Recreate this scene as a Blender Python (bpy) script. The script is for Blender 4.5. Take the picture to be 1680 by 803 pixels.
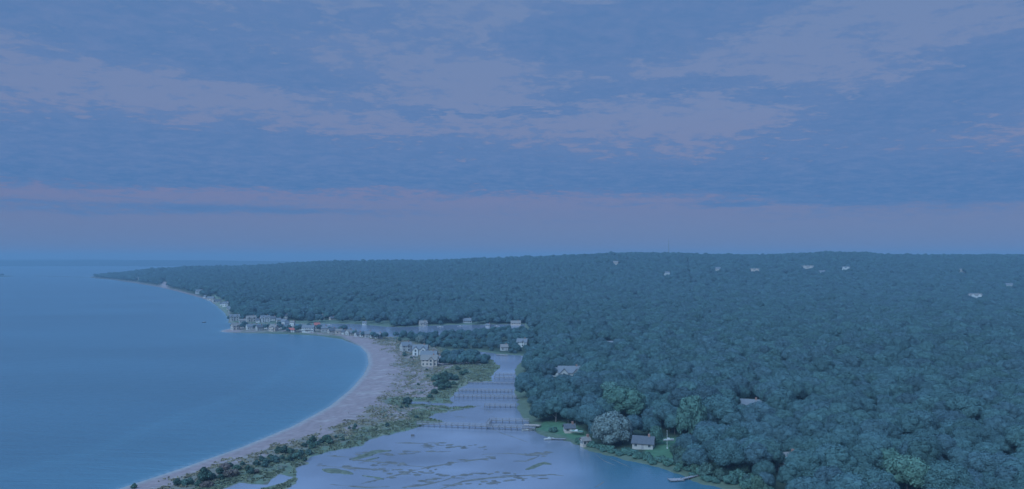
import bpy, math, random
import numpy as np
random.seed(7)
S = bpy.context.scene
for o in list(bpy.data.objects): bpy.data.objects.remove(o)

# ------------------------------------------------------------------ camera
H, F, HZ, CX = 85.0, 1350.0, 425.0, 840.0          # camera height, focal length (px of a 1680 wide frame), horizon row, centre column
cd = bpy.data.cameras.new('camera'); cam = bpy.data.objects.new('camera', cd); S.collection.objects.link(cam)
cam.location = (0, 0, H); cam.rotation_euler = (math.radians(90), 0, 0)
cd.sensor_width = 36; cd.lens = 36*F/1680; cd.shift_y = (HZ-401.5)/1680
cd.clip_start = 1; cd.clip_end = 60000
S.camera = cam
S.view_settings.view_transform = 'Standard'; S.view_settings.look = 'None'; S.view_settings.exposure = 0; S.view_settings.gamma = 1

def lin(r, g, b, a=1.0):
    f = lambda c: (c/255/12.92) if c/255 <= 0.04045 else ((c/255+0.055)/1.055)**2.4
    return (f(r), f(g), f(b), a)

# ------------------------------------------------------------------ sky
SUN_EL, SUN_AZ = math.radians(43), math.radians(-150)   # soft light from high behind the camera, to its left
W = bpy.data.worlds.new('World'); S.world = W; W.use_nodes = True
nt = W.node_tree; nt.nodes.clear(); N = nt.nodes; L = nt.links
def nn(t, **k):
    n = N.new(t)
    for a, b in k.items(): setattr(n, a, b)
    return n
def put(n, i, v):
    if hasattr(v, 'links') or hasattr(v, 'is_output'): L.new(v, n.inputs[i])
    else: n.inputs[i].default_value = v
def mth(op, a, b=0.0, c=0.0, clamp=False):
    n = nn('ShaderNodeMath', operation=op, use_clamp=clamp); put(n, 0, a); put(n, 1, b); put(n, 2, c); return n.outputs[0]
def ramp(fac, stops, interp='LINEAR'):
    n = nn('ShaderNodeValToRGB'); n.color_ramp.interpolation = interp; e = n.color_ramp.elements
    while len(e) < len(stops): e.new(0.5)
    for k, (p, c) in enumerate(stops): e[k].position = p; e[k].color = c
    put(n, 0, fac); return n.outputs[0]
def mix(f, a, b, mode='MIX'):
    n = nn('ShaderNodeMix', data_type='RGBA', blend_type=mode); put(n, 0, f); put(n, 6, a); put(n, 7, b); return n.outputs[2]
tc = nn('ShaderNodeTexCoord'); sp = nn('ShaderNodeSeparateXYZ'); L.new(tc.outputs['Generated'], sp.inputs[0])
X, Y, Z = sp.outputs
DEG = 180/math.pi
el = mth('MULTIPLY', mth('ARCSINE', Z), DEG)                    # elevation in degrees
az = mth('MULTIPLY', mth('ARCTAN2', X, Y), DEG)                 # azimuth in degrees, 0 = straight ahead
# cloud texture laid on a flat layer overhead, so it foreshortens towards the horizon
zz = mth('ADD', mth('MAXIMUM', Z, 0.0), 0.10)
cv = nn('ShaderNodeCombineXYZ'); put(cv, 0, mth('DIVIDE', X, zz)); put(cv, 1, mth('DIVIDE', Y, zz)); put(cv, 2, 0.0)
def noise(vec, scale, detail=8, rough=0.55, dist=0.0):
    n = nn('ShaderNodeTexNoise'); put(n, 'Vector', vec); put(n, 'Scale', scale); put(n, 'Detail', detail); put(n, 'Roughness', rough); put(n, 'Distortion', dist); return n
n1 = noise(cv.outputs[0], 1.7, 9, 0.60, 0.4).outputs[0]
n2 = noise(cv.outputs[0], 6.5, 9, 0.68, 0.3).outputs[0]
ae = nn('ShaderNodeCombineXYZ'); put(ae, 0, mth('MULTIPLY', az, 0.16)); put(ae, 1, mth('MULTIPLY', el, 0.75)); put(ae, 2, 3.0)
n4 = noise(cv.outputs[0], 15.0, 6, 0.65, 0.2).outputs[0]
n3 = noise(ae.outputs[0], 1.3, 9, 0.62, 0.8)
# warp before measuring the cloud banks
wz = mth('MULTIPLY_ADD', mth('SUBTRACT', n3.outputs[0], 0.5), 4.5, el)
wa = mth('MULTIPLY_ADD', mth('SUBTRACT', n1, 0.5), 12.0, az)
wv = nn('ShaderNodeCombineXYZ'); put(wv, 0, wa); put(wv, 1, wz); put(wv, 2, 0.0)
wl = nn('ShaderNodeCombineXYZ'); put(wl, 0, wa); put(wl, 1, mth('MULTIPLY_ADD', mth('SUBTRACT', n3.outputs[0], 0.5), 1.0, el)); put(wl, 2, 0.0)
def bank(px, py, rx, ry, rot, w, vec):
    a = math.degrees(math.atan((px-CX)/F)); e = math.degrees(math.atan((HZ-py)/math.hypot(F, px-CX)))
    k = math.degrees(1/F)
    m = nn('ShaderNodeMapping', vector_type='TEXTURE'); L.new(vec, m.inputs[0])
    m.inputs['Location'].default_value = (a, e, 0); m.inputs['Rotation'].default_value = (0, 0, math.radians(rot)); m.inputs['Scale'].default_value = (rx*k, ry*k, 1)
    v = nn('ShaderNodeVectorMath', operation='DOT_PRODUCT'); L.new(m.outputs[0], v.inputs[0]); L.new(m.outputs[0], v.inputs[1])
    g = mth('EXPONENT', mth('MULTIPLY', v.outputs[1], -1.0))
    return mth('MULTIPLY', g, w)
BANKS = [(150, 40, 340, 56, -4, 1.0), (430, 118, 200, 24, -8, .85), (540, 28, 170, 30, 0, .5), (330, 5, 330, 30, 0, .35), (60, 130, 200, 25, 0, -.25), (760, 110, 120, 60, 0, -.2), (60, 225, 330, 50, -3, .85), (420, 265, 330, 40, 0, .6),
         (1010, 60, 200, 60, 6, 1.1), (1150, 8, 240, 34, 4, .9), (700, 75, 90, 22, 0, .45), (930, 150, 150, 18, 0, .6), (1250, 155, 70, 12, 0, .8), (830, 183, 170, 8, 1, .85), (1150, 138, 110, 12, 4, .7),
         (1560, 165, 270, 50, 8, 1.0), (1660, 90, 160, 40, 12, .5), (1640, 8, 80, 14, 0, .5), (560, 225, 200, 14, 0, .25), (1400, 50, 70, 9, 0, .25)]
LOW = [(300, 283, 620, 15, 0, .75), (800, 262, 520, 42, -1, .5), (1200, 294, 520, 27, -1.5, .85), (1540, 290, 300, 52, 0, .6), (120, 280, 360, 14, 0, .3), (350, 342, 330, 7, -.5, .6), (1420, 331, 300, 6, 0, .5), (100, 345, 200, 5, 0, .3), (800, 365, 260, 4, 0, .15)]
tot = 0.0
for b in BANKS: tot = mth('ADD', tot, bank(*b, wv.outputs[0]))
for b in LOW: tot = mth('ADD', tot, bank(*b, wl.outputs[0]))
high = mth('MULTIPLY', mth('SUBTRACT', el, 17.5), 0.12, clamp=True)        # above the frame: the same broken deck goes on
tot = mth('MULTIPLY_ADD', high, 0.33, tot)
tex = mth('MULTIPLY_ADD', mth('SUBTRACT', n1, 0.5), 1.6, mth('MULTIPLY_ADD', mth('SUBTRACT', n2, 0.5), 2.8, mth('MULTIPLY', mth('SUBTRACT', n4, 0.5), 1.5)))
fade = mth('MULTIPLY_ADD', el, 0.16, 0.0, clamp=True)
m0 = mth('MULTIPLY_ADD', mth('MULTIPLY', tex, fade), 1.0, tot)
mr = nn('ShaderNodeMapRange', interpolation_type='SMOOTHSTEP'); put(mr, 0, m0); put(mr, 1, 0.06); put(mr, 2, 0.72); mask = mr.outputs[0]
t = mth('DIVIDE', el, 20.0, clamp=True)
clear = ramp(t, [(0.0, lin(102, 122, 167)), (0.09, lin(102, 122, 168)), (0.16, lin(105, 121, 168)), (0.23, lin(115, 123, 168)), (0.32, lin(118, 129, 171)), (0.5, lin(116, 135, 178)), (1.0, lin(111, 139, 184))])
cloud = ramp(t, [(0.0, lin(84, 120, 170)), (0.22, lin(76, 118, 170)), (0.33, lin(85, 122, 173)), (0.6, lin(88, 124, 174)), (1.0, lin(90, 126, 176))])
wisp = mth('MULTIPLY', mth('SUBTRACT', mth('MULTIPLY_ADD', n4, .4, mth('MULTIPLY', n2, .6)), 0.43, clamp=True), 2.1)
cloud = mix(wisp, cloud, lin(116, 137, 181))
sky = nn('ShaderNodeTexSky', sky_type='NISHITA', sun_disc=False, sun_elevation=SUN_EL, sun_rotation=SUN_AZ, altitude=85)
nish = mix(1.0, sky.outputs[0], (0.055, 0.055, 0.055, 1), 'MULTIPLY')
clear = mix(0.12, clear, nish)
col = mix(mask, clear, cloud)
# an overcast sky brightens steadily from the horizon to the zenith
zen = mth('MULTIPLY_ADD', mth('MAXIMUM', mth('SUBTRACT', Z, 0.30), 0.0), 3.0, 1.0)
zc = nn('ShaderNodeVectorMath', operation='SCALE'); L.new(col, zc.inputs[0]); L.new(zen, zc.inputs['Scale'])
hi = mth('MULTIPLY_ADD', Z, 1.6, -0.48, clamp=True)
tint = mix(hi, (1, 1, 1, 1), (0.72, 1.0, 1.18, 1)); zt2 = mix(1.0, zc.outputs[0], tint, 'MULTIPLY')
bg = nn('ShaderNodeBackground'); L.new(zt2, bg.inputs[0]); bg.inputs[1].default_value = 1.0
wo = nn('ShaderNodeOutputWorld'); L.new(bg.outputs[0], wo.inputs[0])
W.cycles.sampling_method = 'MANUAL'; W.cycles.sample_map_resolution = 512

sd_ = bpy.data.lights.new('sun', 'SUN'); sd_.energy = 3.9; sd_.angle = math.radians(50); sd_.color = (0.48, 0.76, 1.0)
sun = bpy.data.objects.new('sun', sd_); S.collection.objects.link(sun)
sun.rotation_euler = (math.radians(90)-SUN_EL, 0, math.pi - SUN_AZ if False else math.radians(-35))

# ------------------------------------------------------------------ materials
def mat(name, base, rough=0.8, var=0.0, scale=1.0, spec=0.3, rnd=0.0, bump=0.0, attr=None, coord='Object'):
    m = bpy.data.materials.new(name); m.use_nodes = True
    t = m.node_tree; n = t.nodes; l = t.links; p = n['Principled BSDF']
    p.inputs['Roughness'].default_value = rough; p.inputs['Specular IOR Level'].default_value = spec
    c = None
    if attr:
        a = n.new('ShaderNodeAttribute'); a.attribute_name = attr; c = a.outputs['Color']
    else:
        r = n.new('ShaderNodeRGB'); r.outputs[0].default_value = (*base, 1); c = r.outputs[0]
    tc = n.new('ShaderNodeTexCoord'); nz = n.new('ShaderNodeTexNoise'); nz.inputs['Scale'].default_value = scale; nz.inputs['Detail'].default_value = 6
    l.new(tc.outputs[coord], nz.inputs['Vector'])
    if var:
        mr = n.new('ShaderNodeMapRange'); mr.inputs[1].default_value = 0.3; mr.inputs[2].default_value = 0.7; mr.inputs[3].default_value = 1-var; mr.inputs[4].default_value = 1+var
        l.new(nz.outputs[0], mr.inputs[0])
        v = n.new('ShaderNodeVectorMath'); v.operation = 'SCALE'; l.new(c, v.inputs[0]); l.new(mr.outputs[0], v.inputs['Scale']); c = v.outputs[0]
    if rnd:
        oi = n.new('ShaderNodeObjectInfo')
        hs = n.new('ShaderNodeHueSaturation'); l.new(c, hs.inputs['Color'])
        m1 = n.new('ShaderNodeMapRange'); m1.inputs[3].default_value = 0.5-0.07*rnd; m1.inputs[4].default_value = 0.5+0.035*rnd; l.new(oi.outputs['Random'], m1.inputs[0]); l.new(m1.outputs[0], hs.inputs['Hue'])
        k = n.new('ShaderNodeMath'); k.operation = 'MULTIPLY'; k.inputs[1].default_value = 7.31; l.new(oi.outputs['Random'], k.inputs[0])
        fr = n.new('ShaderNodeMath'); fr.operation = 'FRACT'; l.new(k.outputs[0], fr.inputs[0])
        m2 = n.new('ShaderNodeMapRange'); m2.inputs[3].default_value = 1-0.30*rnd; m2.inputs[4].default_value = 1+0.36*rnd; l.new(fr.outputs[0], m2.inputs[0]); l.new(m2.outputs[0], hs.inputs['Value'])
        c = hs.outputs[0]
    l.new(c, p.inputs['Base Color'])
    if bump:
        b = n.new('ShaderNodeBump'); b.inputs['Strength'].default_value = bump; b.inputs['Distance'].default_value = 0.2; l.new(nz.outputs[0], b.inputs['Height']); l.new(b.outputs[0], p.inputs['Normal'])
    return m
M = dict(
    oak=mat('oak_leaves', (.064, .114, .119), .75, .22, .55, .15, .6),
    silver=mat('silver_leaves', (.15, .185, .17), .7, .3, .9, .2, .3),
    willow=mat('willow_leaves', (.075, .14, .11), .7, .3, .6, .15, .3),
    bright=mat('bright_leaves', (.088, .155, .125), .7, .3, .6, .15, .3),
    cedar=mat('cedar_leaves', (.056, .092, .076), .8, .3, 1.2, .1, .8),
    red=mat('russet_leaves', (.125, .095, .08), .8, .3, 1.2, .1, .5),
    bark=mat('bark', (.16, .14, .12), .9, .25, 2.0, .1, .4),
    white=mat('white_paint', (.50, .475, .46), .6, .06, .8),
    cream=mat('cream_siding', (.40, .35, .32), .7, .08, .8),
    grey=mat('weathered_shingle_wall', (.36, .34, .33), .8, .12, 1.2),
    tan=mat('tan_siding', (.45, .36, .31), .75, .1, .8),
    rgrey=mat('grey_roof_shingle', (.15, .15, .16), .85, .15, 1.5),
    rdark=mat('dark_roof_shingle', (.09, .09, .10), .85, .15, 1.5),
    rred=mat('red_roof', (.36, .10, .08), .8, .1, 1.5),
    rtan=mat('tan_roof_shingle', (.20, .17, .155), .85, .15, 1.5),
    brick=mat('chimney_brick', (.28, .15, .12), .9, .2, 4),
    glass=mat('window_glass', (.03, .04, .05), .1, 0, 1, .6),
    wood=mat('weathered_wood', (.27, .24, .245), .85, .2, 3),
    post=mat('dark_pile_wood', (.17, .15, .155), .9, .2, 3),
    tanwood=mat('new_deck_wood', (.40, .30, .25), .85, .15, 3),
    steel=mat('galvanised_steel', (.25, .26, .28), .6, .05, 3),
    hull=mat('dark_hull', (.05, .06, .08), .4, .1, 3),
    mud=mat('mudflat', (.13, .115, .10), .8, .3, .25, .4, coord='Object'),
    marsh=mat('marsh_grass', (.12, .125, .09), .9, .3, .5, .1),
    ground=mat('ground', (0, 0, 0), .95, .16, .35, .1, attr='Col', bump=.3),
    far=mat('far_wooded_hills', (.008, .018, .02), .95, .35, .01, .1),
    gold=mat('green_tarpaulin', (.05, .22, .16), .6, .1, 3),
)
def water_mat(name, deep, rough, bumpsets, shallow=None, big=0.0):
    m = bpy.data.materials.new(name); m.use_nodes = True; t = m.node_tree; n = t.nodes; l = t.links; p = n['Principled BSDF']
    p.inputs['Roughness'].default_value = rough; p.inputs['IOR'].default_value = 1.33; p.inputs['Specular IOR Level'].default_value = 0.75
    tc = n.new('ShaderNodeTexCoord'); prev = None
    for (sx, sy, dist, st) in bumpsets:
        mp = n.new('ShaderNodeMapping'); mp.inputs['Scale'].default_value = (sx, sy, 1); mp.inputs['Rotation'].default_value = (0, 0, math.radians(12)); l.new(tc.outputs['Object'], mp.inputs[0])
        z = n.new('ShaderNodeTexNoise'); z.inputs['Scale'].default_value = 1; z.inputs['Detail'].default_value = 5; z.inputs['Roughness'].default_value = .6; l.new(mp.outputs[0], z.inputs['Vector'])
        b = n.new('ShaderNodeBump'); b.inputs['Strength'].default_value = st; b.inputs['Distance'].default_value = dist; l.new(z.outputs[0], b.inputs['Height'])
        if prev: l.new(prev.outputs[0], b.inputs['Normal'])
        prev = b
    if prev: l.new(prev.outputs[0], p.inputs['Normal'])
    a = n.new('ShaderNodeAttribute'); a.attribute_name = 'Col'
    mp = n.new('ShaderNodeMapping'); mp.inputs['Scale'].default_value = (.0022, .006, 1); l.new(tc.outputs['Object'], mp.inputs[0])
    z = n.new('ShaderNodeTexNoise'); z.inputs['Scale'].default_value = 1; z.inputs['Detail'].default_value = 4; l.new(mp.outputs[0], z.inputs['Vector'])
    mr = n.new('ShaderNodeMapRange'); mr.inputs[1].default_value = .3; mr.inputs[2].default_value = .7; mr.inputs[3].default_value = 1-big; mr.inputs[4].default_value = 1+big; l.new(z.outputs[0], mr.inputs[0])
    v = n.new('ShaderNodeVectorMath'); v.operation = 'SCALE'; l.new(a.outputs['Color'], v.inputs[0]); l.new(mr.outputs[0], v.inputs['Scale'])
    l.new(v.outputs[0], p.inputs['Base Color'])
    return m
M['sea'] = water_mat('sea_water', None, .30, [(.05, .16, 1.6, .7), (.3, .8, .35, .8)], big=.12)
M['creek'] = water_mat('creek_water', None, .16, [(.25, .6, .05, .5), (1.2, 2.5, .03, .5)], big=.10)

# ------------------------------------------------------------------ mesh helpers
def link(name, me, parent=None):
    o = bpy.data.objects.new(name, me); S.collection.objects.link(o)
    if parent is not None: o.parent = parent
    return o
def tag(o, label=None, cat=None, group=None, kind=None):
    if label: o['label'] = label
    if cat: o['category'] = cat
    if group: o['group'] = group
    if kind: o['kind'] = kind
    return o
def empty(name, loc, rz=0, **k):
    o = link(name, None); o.location = loc; o.rotation_euler = (0, 0, rz); o.empty_display_size = 1; return tag(o, **k)
class MB:
    def __init__(s): s.v = []; s.f = []
    def add(s, v, f):
        b = len(s.v); s.v += [tuple(p) for p in v]; s.f += [tuple(i+b for i in q) for q in f]; return s
    def box(s, x0, x1, y0, y1, z0, z1):
        return s.add([(x0, y0, z0), (x1, y0, z0), (x1, y1, z0), (x0, y1, z0), (x0, y0, z1), (x1, y0, z1), (x1, y1, z1), (x0, y1, z1)],
                     [(0, 3, 2, 1), (4, 5, 6, 7), (0, 1, 5, 4), (1, 2, 6, 5), (2, 3, 7, 6), (3, 0, 4, 7)])
    def tube(s, a, b, r0, r1=None, n=6):
        r1 = r0 if r1 is None else r1; a = np.array(a, float); b = np.array(b, float); d = b-a; d /= max(np.linalg.norm(d), 1e-9)
        u = np.cross(d, (0, 0, 1) if abs(d[2]) < .9 else (1, 0, 0)); u /= np.linalg.norm(u); w = np.cross(d, u)
        v = []
        for p, r in ((a, r0), (b, r1)):
            for k in range(n):
                t = 2*math.pi*k/n; v.append(p + r*(math.cos(t)*u + math.sin(t)*w))
        f = [(k, (k+1) % n, n+(k+1) % n, n+k) for k in range(n)] + [tuple(range(n))[::-1], tuple(range(n, 2*n))]
        return s.add(v, f)
    def mesh(s, name, m, smooth=False):
        me = bpy.data.meshes.new(name); me.from_pydata(s.v, [], s.f); me.materials.append(m)
        if smooth: me.polygons.foreach_set('use_smooth', [True]*len(me.polygons))
        return me
    def build(s, name, m, parent=None, smooth=False): return link(name, s.mesh(name, m, smooth), parent)

# numpy fbm value noise
_R = np.random.RandomState(5).rand(256, 256)
def vnoise(x, y):
    xi = np.floor(x).astype(np.int64); yi = np.floor(y).astype(np.int64); fx = x-xi; fy = y-yi
    fx = fx*fx*(3-2*fx); fy = fy*fy*(3-2*fy); g = lambda a, b: _R[a & 255, b & 255]
    return (g(xi, yi)*(1-fx)+g(xi+1, yi)*fx)*(1-fy) + (g(xi, yi+1)*(1-fx)+g(xi+1, yi+1)*fx)*fy
def fbm(x, y, o=4):
    r = 0; a = .5; n = 0
    for k in range(o): r = r + a*vnoise(x*2**k+17*k, y*2**k+31*k); n += a; a *= .5
    return r/n - .5                                              # about -0.5 .. 0.5

def P(px, py):                                                   # where a point of the shore lies on the water level
    d = H*F/(py-HZ); return ((px-CX)/F*d, d)
def PD(px, d): return ((px-CX)/F*d, d)
def poly(pts): return np.array([P(*p) for p in pts])

# ------------------------------------------------------------------ shorelines
SEASHORE = [(-900, 1210), (-300, 970), (0, 866), (195, 803), (300, 768), (400, 733), (480, 700), (540, 668), (575, 640), (597, 615), (605, 598), (603, 582), (592, 569), (562, 557), (520, 551), (480, 549), (430, 547.5), (385, 546.5), (362, 545), (364, 542.5),
    (378, 539), (400, 537.5), (430, 536), (470, 535.5), (498, 534.5), (500, 532.5), (470, 532), (430, 532), (398, 532), (374, 530), (376, 524), (368, 513), (356, 502), (343, 493), (320, 486), (290, 478), (260, 471), (220, 464.5), (190, 460), (160, 457), (148, 455.8)]
land = np.vstack([poly(SEASHORE), [PD(150, 3950), PD(260, 4300), PD(420, 4600), PD(560, 4700), PD(900, 4700), PD(2300, 4700), PD(3000, 2500), PD(6000, 600), PD(9000, 120), PD(3000, 60), PD(-900, 60)]])
creek = poly([(741, 575), (780, 576), (815, 581), (862, 584.5), (864, 591), (852, 597), (848, 601), (844, 612), (848, 627), (843, 641), (850, 657), (848, 670), (861, 687), (868, 700), (876, 709), (896, 717), (926, 721), (950, 732), (965, 739), (992, 746), (1038, 758), (1083, 769), (1110, 777), (1137, 788), (1160, 796), (1190, 804), (1260, 830), (1500, 930), (1900, 1150), (1200, 1500), (-200, 1500), (-200, 1100), (250, 900), (440, 815),
    (469, 803), (487, 794), (493, 785), (489, 778), (482, 768), (506, 762), (501, 757), (522, 746), (560, 737), (592, 732), (608, 722), (628, 713), (636, 714), (666, 707), (686, 700), (700, 697), (729, 693.5), (738, 692.5), (715, 689), (703, 684), (712, 679), (729, 677), (742, 672), (779, 668.5), (779, 666.5), (742, 668), (720, 666), (697, 663.5), (716, 661), (748, 663), (737, 657), (746, 648), (754, 638), (770, 629), (805, 625), (812, 611), (821, 602), (815, 597), (808, 591), (798, 586), (760, 585), (747, 580)])
pond = poly([(512, 531.5), (580, 532), (640, 537), (664, 537), (740, 533.5), (800, 533), (860, 532.5), (862, 538), (800, 545), (740, 550), (660, 552), (620, 553.5), (598, 551.5), (585, 545), (566, 544), (550, 538), (520, 534.5)])
pond2 = poly([(340, 812), (366, 803), (393, 792), (412, 795), (440, 796), (445, 787), (459, 779), (481, 783), (465, 792), (447, 797), (425, 803), (400, 815)])
pool = poly([(664, 662), (676, 659), (712, 660), (700, 663), (672, 664.5)])

def sdist(pts, pg):                                              # signed distance, positive inside
    d = np.full(len(pts), 1e18); ins = np.zeros(len(pts), bool); x, y = pts[:, 0], pts[:, 1]
    for i in range(len(pg)):
        a = pg[i]; b = pg[(i+1) % len(pg)]; e = b-a; t = np.clip(((x-a[0])*e[0]+(y-a[1])*e[1])/(e@e+1e-12), 0, 1)
        d = np.minimum(d, (x-a[0]-t*e[0])**2+(y-a[1]-t*e[1])**2)
        c = (a[1] > y) != (b[1] > y)
        if c.any():
            xi = a[0]+(y-a[1])*e[0]/(e[1] if e[1] else 1e-12); ins ^= c & (x < xi)
    return np.where(ins, 1, -1)*np.sqrt(d)
def chunked(fn, pts, n=60000): return np.concatenate([fn(pts[i:i+n]) for i in range(0, len(pts), n)])
def shore(pts):
    x, y = pts[:, 0], pts[:, 1]
    s = sdist(pts, land) + 2.0*fbm(x/9, y/9)*np.clip((y-300)/600, .25, 1.5)
    sc = np.minimum.reduce([-sdist(pts, creek), -sdist(pts, pond)]) + 4.6*fbm(x/4+40, y/8, 5)
    sc2 = np.minimum(-sdist(pts, pond2), -sdist(pts, pool)) + 1.6*fbm(x/4+90, y/5, 3)
    return s, np.minimum(sc, sc2)
# barrier land = everything on the sea side of the creek, up to the harbour pond
barrier = poly([(-900, 1210), (-300, 970), (0, 860), (195, 795), (300, 760), (400, 726), (480, 693), (540, 661), (575, 633), (595, 609), (600, 598), (598, 582), (585, 566), (560, 553), (480, 546), (362, 546), (358, 541), (400, 536), (500, 533.4), (540, 537), (600, 552), (650, 556), (660, 560), (735, 575), (745, 584), (800, 588), (830, 600), (840, 625), (850, 700), (850, 800), (850, 1300), (-900, 1300)])
HOUSES_HILL = [(1177, 437, 22), (1238, 440, 30), (1325, 435, 38), (1350, 442, 24), (1388, 434, 26), (1600, 484, 30), (1578, 439, 16), (1655, 463, 20), (1094, 443, 22), (1010, 426, 18)]
I = np.interp
def crest(px):
    D = I(px, [100, 150, 200, 300, 400, 560, 800, 1000, 1680], [3900, 3850, 3750, 3600, 3500, 3200, 2900, 2600, 2600])
    yt = I(px, [100, 150, 200, 300, 400, 500, 560, 650, 740, 850, 920, 1000, 1100, 1250, 1300, 1345, 1420, 1450, 1680, 2200], [455, 454, 450, 444, 440, 434.5, 432, 431.5, 430.5, 426.5, 424, 419.5, 418.5, 422, 420, 417, 418, 421, 422.5, 423])
    Y0 = I(px, [100, 150, 200, 300, 400, 560, 800, 1000, 1680], [3700, 3500, 3000, 2000, 1250, 1200, 1250, 1350, 1400])
    return D, H-(yt-HZ)*D/F, Y0
def ss(t): t = np.clip(t, 0, 1); return t*t*(3-2*t)
def ground(pts, full=False):
    x, y = pts[:, 0], pts[:, 1]; px = CX+F*x/np.maximum(y, 1)
    s, c = shore(pts); sd = np.minimum(s, c); bar = sdist(pts, barrier)
    D, zt, Y0 = crest(px)
    G = np.maximum(zt-12.5, 0.5)
    hill = G*ss((y-Y0)/(D-Y0))*(1-.7*ss((y-D)/(.4*D)))
    low = np.minimum(sd*.12, 3.0) + 4*ss(sd/160) + ss(sd/60)*9*fbm(x/170, y/170, 3)
    lf = np.where((y > 560) & (y < 1400), ss((px-850)/90), 1.0); low = low*lf+(1-lf)*np.minimum(np.maximum(sd, 0)*.06, 1.2)
    bluff = I(px, [150, 200, 260, 300, 345, 380], [1, 3, 9, 8, 5, 1])*ss((sd-6)/14)*(y > 1100)*(px < 385)
    up = low+hill+bluff
    flat = np.minimum(sd*.055, 1.3) + ss(sd/25)*(1.6*fbm(x/14, y/14, 4)+.4)
    k = ss((bar+4)/10)
    z = np.where(sd > 0, up*(1-k)+flat*k, np.maximum(sd*.10, -2.2))
    for (hx, hy, w) in HOUSES_HILL:
        d0 = HD[(hx, hy)]; cx, cy = PD(hx, d0); z = z + 5*np.exp(-(((x-cx)/40)**2+((y-cy)/60)**2))
    return (z, s, c, bar) if full else z
# find, on each ray, how far away the ground under a hilltop house is
HD = {}
def hill_dist():
    for (hx, hy, w) in HOUSES_HILL:
        best = 2000.
        for d in np.linspace(1450, 2560, 223):
            D, zt, Y0 = crest(hx); g = max(zt-12.5, .5)*float(ss((d-Y0)/(D-Y0)))+12+12
            if HZ+(H-g)*F/d < hy+2.5: best = d; break
        HD[(hx, hy)] = best
hill_dist()

# ------------------------------------------------------------------ ground sheet
ys = np.concatenate([np.arange(1500, 830, -12.), np.arange(830, 640, -1.5), np.arange(640, 520, -1.0), np.arange(520, 448.5, -.7), [447.5, 446.5]])
dr = H*F/(ys-HZ)
xs = np.concatenate([np.arange(-700, -40, 20.), np.arange(-40, 1720, 2.6), np.arange(1720, 2500, 20.)])
gx, gd = np.meshgrid(xs, dr); pts = np.stack([(gx-CX)/F*gd, gd], -1).reshape(-1, 2)
res = [ground(pts[i:i+60000], True) for i in range(0, len(pts), 60000)]
gz, gs, gc, gb = [np.concatenate([r[k] for r in res]) for k in range(4)]
nr, nc = gx.shape
def grid_faces(nr, nc):
    i = np.arange(nr-1)[:, None]*nc+np.arange(nc-1)[None]; return np.stack([i, i+1, i+nc+1, i+nc], -1).reshape(-1, 4)
def grid_mesh(name, co, faces, m, col=None, smooth=True):
    me = bpy.data.meshes.new(name); me.vertices.add(len(co)); me.vertices.foreach_set('co', np.asarray(co, np.float32).ravel())
    n = len(faces); me.loops.add(n*4); me.loops.foreach_set('vertex_index', faces.ravel().astype(np.int32)); me.polygons.add(n); me.polygons.foreach_set('loop_start', np.arange(0, n*4, 4, dtype=np.int32))
    me.update(calc_edges=True); me.materials.append(m)
    if smooth: me.polygons.foreach_set('use_smooth', np.ones(n, bool))
    if col is not None:
        a = me.color_attributes.new('Col', 'FLOAT_COLOR', 'POINT'); c = np.ones((len(co), 4), np.float32); c[:, :3] = col; a.data.foreach_set('color', c.ravel())
    return me
gsd = np.minimum(gs, gc); X_, Y_ = pts[:, 0], pts[:, 1]; PX = CX+F*X_/Y_; PY = HZ+H*F/Y_
sand = np.array([.255, .185, .18]); wet = np.array([.27, .26, .25]); dune = np.array([.165, .145, .115]); marshc = np.array([.115, .14, .095]); floor = np.array([.045, .06, .04]); lawn = np.array([.065, .125, .07]); mudc = np.array([.14, .13, .11])
def mixc(a, b, t): return a*(1-t[:, None])+b*t[:, None]
# where the dune grass starts
gline = poly([(100, 866), (262, 803), (300, 785), (361, 765), (414, 749), (460, 736), (505, 722), (567, 698), (606, 680), (632, 657), (647, 638), (656, 615), (650, 590), (636, 573), (606, 560), (580, 554), (520, 549), (470, 546.5), (400, 545), (380, 544), (380, 530), (900, 520), (900, 1400), (100, 1400)])
gl = sdist(pts, gline)
f1 = fbm(X_/6, Y_/11, 4); f2 = fbm(X_/22, Y_/30, 3); f3 = fbm(X_/3.2, Y_/4.5, 3)
g = ss((gl*.10 + f1*3.0 + f2*2.0)/1.0+.2)
wide = ss((PX-600)/60)*ss((PY-560)/30)*ss((720-PY)/40)            # the broad dune field is patchier
g = g*(1-wide*ss((f3+f1*.9-.03)/.06)*.9)
g = g*(1-.75*ss((fbm(X_/5+50, Y_/9, 3)-.12)/.10)*(1-wide))
c = mixc(np.tile(sand, (len(pts), 1)), dune, g)
c = mixc(c, wet, ss(1-gs/5)*.8)
c = mixc(c, np.array([.33, .27, .25]), ss((fbm(X_/12, Y_/3.5, 4)-.14)/.06)*.5*(1-g)*ss(gs/8))
mg = ss((15+10*f2*2-gc)/5)*np.where(PY < 640, 1, 1)*ss((gl+6)/6)
mg2 = ss(sdist(pts, poly([(690, 625), (745, 603), (805, 599), (825, 600), (812, 613), (800, 627), (755, 634), (735, 655), (700, 655), (725, 640), (745, 622)]))/4+.3)
marshv = marshc*(1+.5*f1[:, None]) + np.array([.09, .05, .035])*np.clip(f2*2.5+f3*1.5+.2, 0, 1)[:, None]
marshv = mixc(marshv, np.array([.14, .12, .10]), ss((fbm(X_/3+7, Y_/6, 4)-.08)/.07)*.6)
c = mixc(c, marshv, np.clip(mg+mg2*.8, 0, 1))
lawns = [poly([(1050, 752), (1112, 768), (1128, 750), (1110, 726), (1072, 728), (1062, 742)]), poly([(880, 706), (930, 719), (965, 731), (960, 712), (925, 700), (892, 694)])]
up = mixc(np.tile(floor, (len(pts), 1)), marshc*.85, ss((9-gc)/3))
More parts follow.
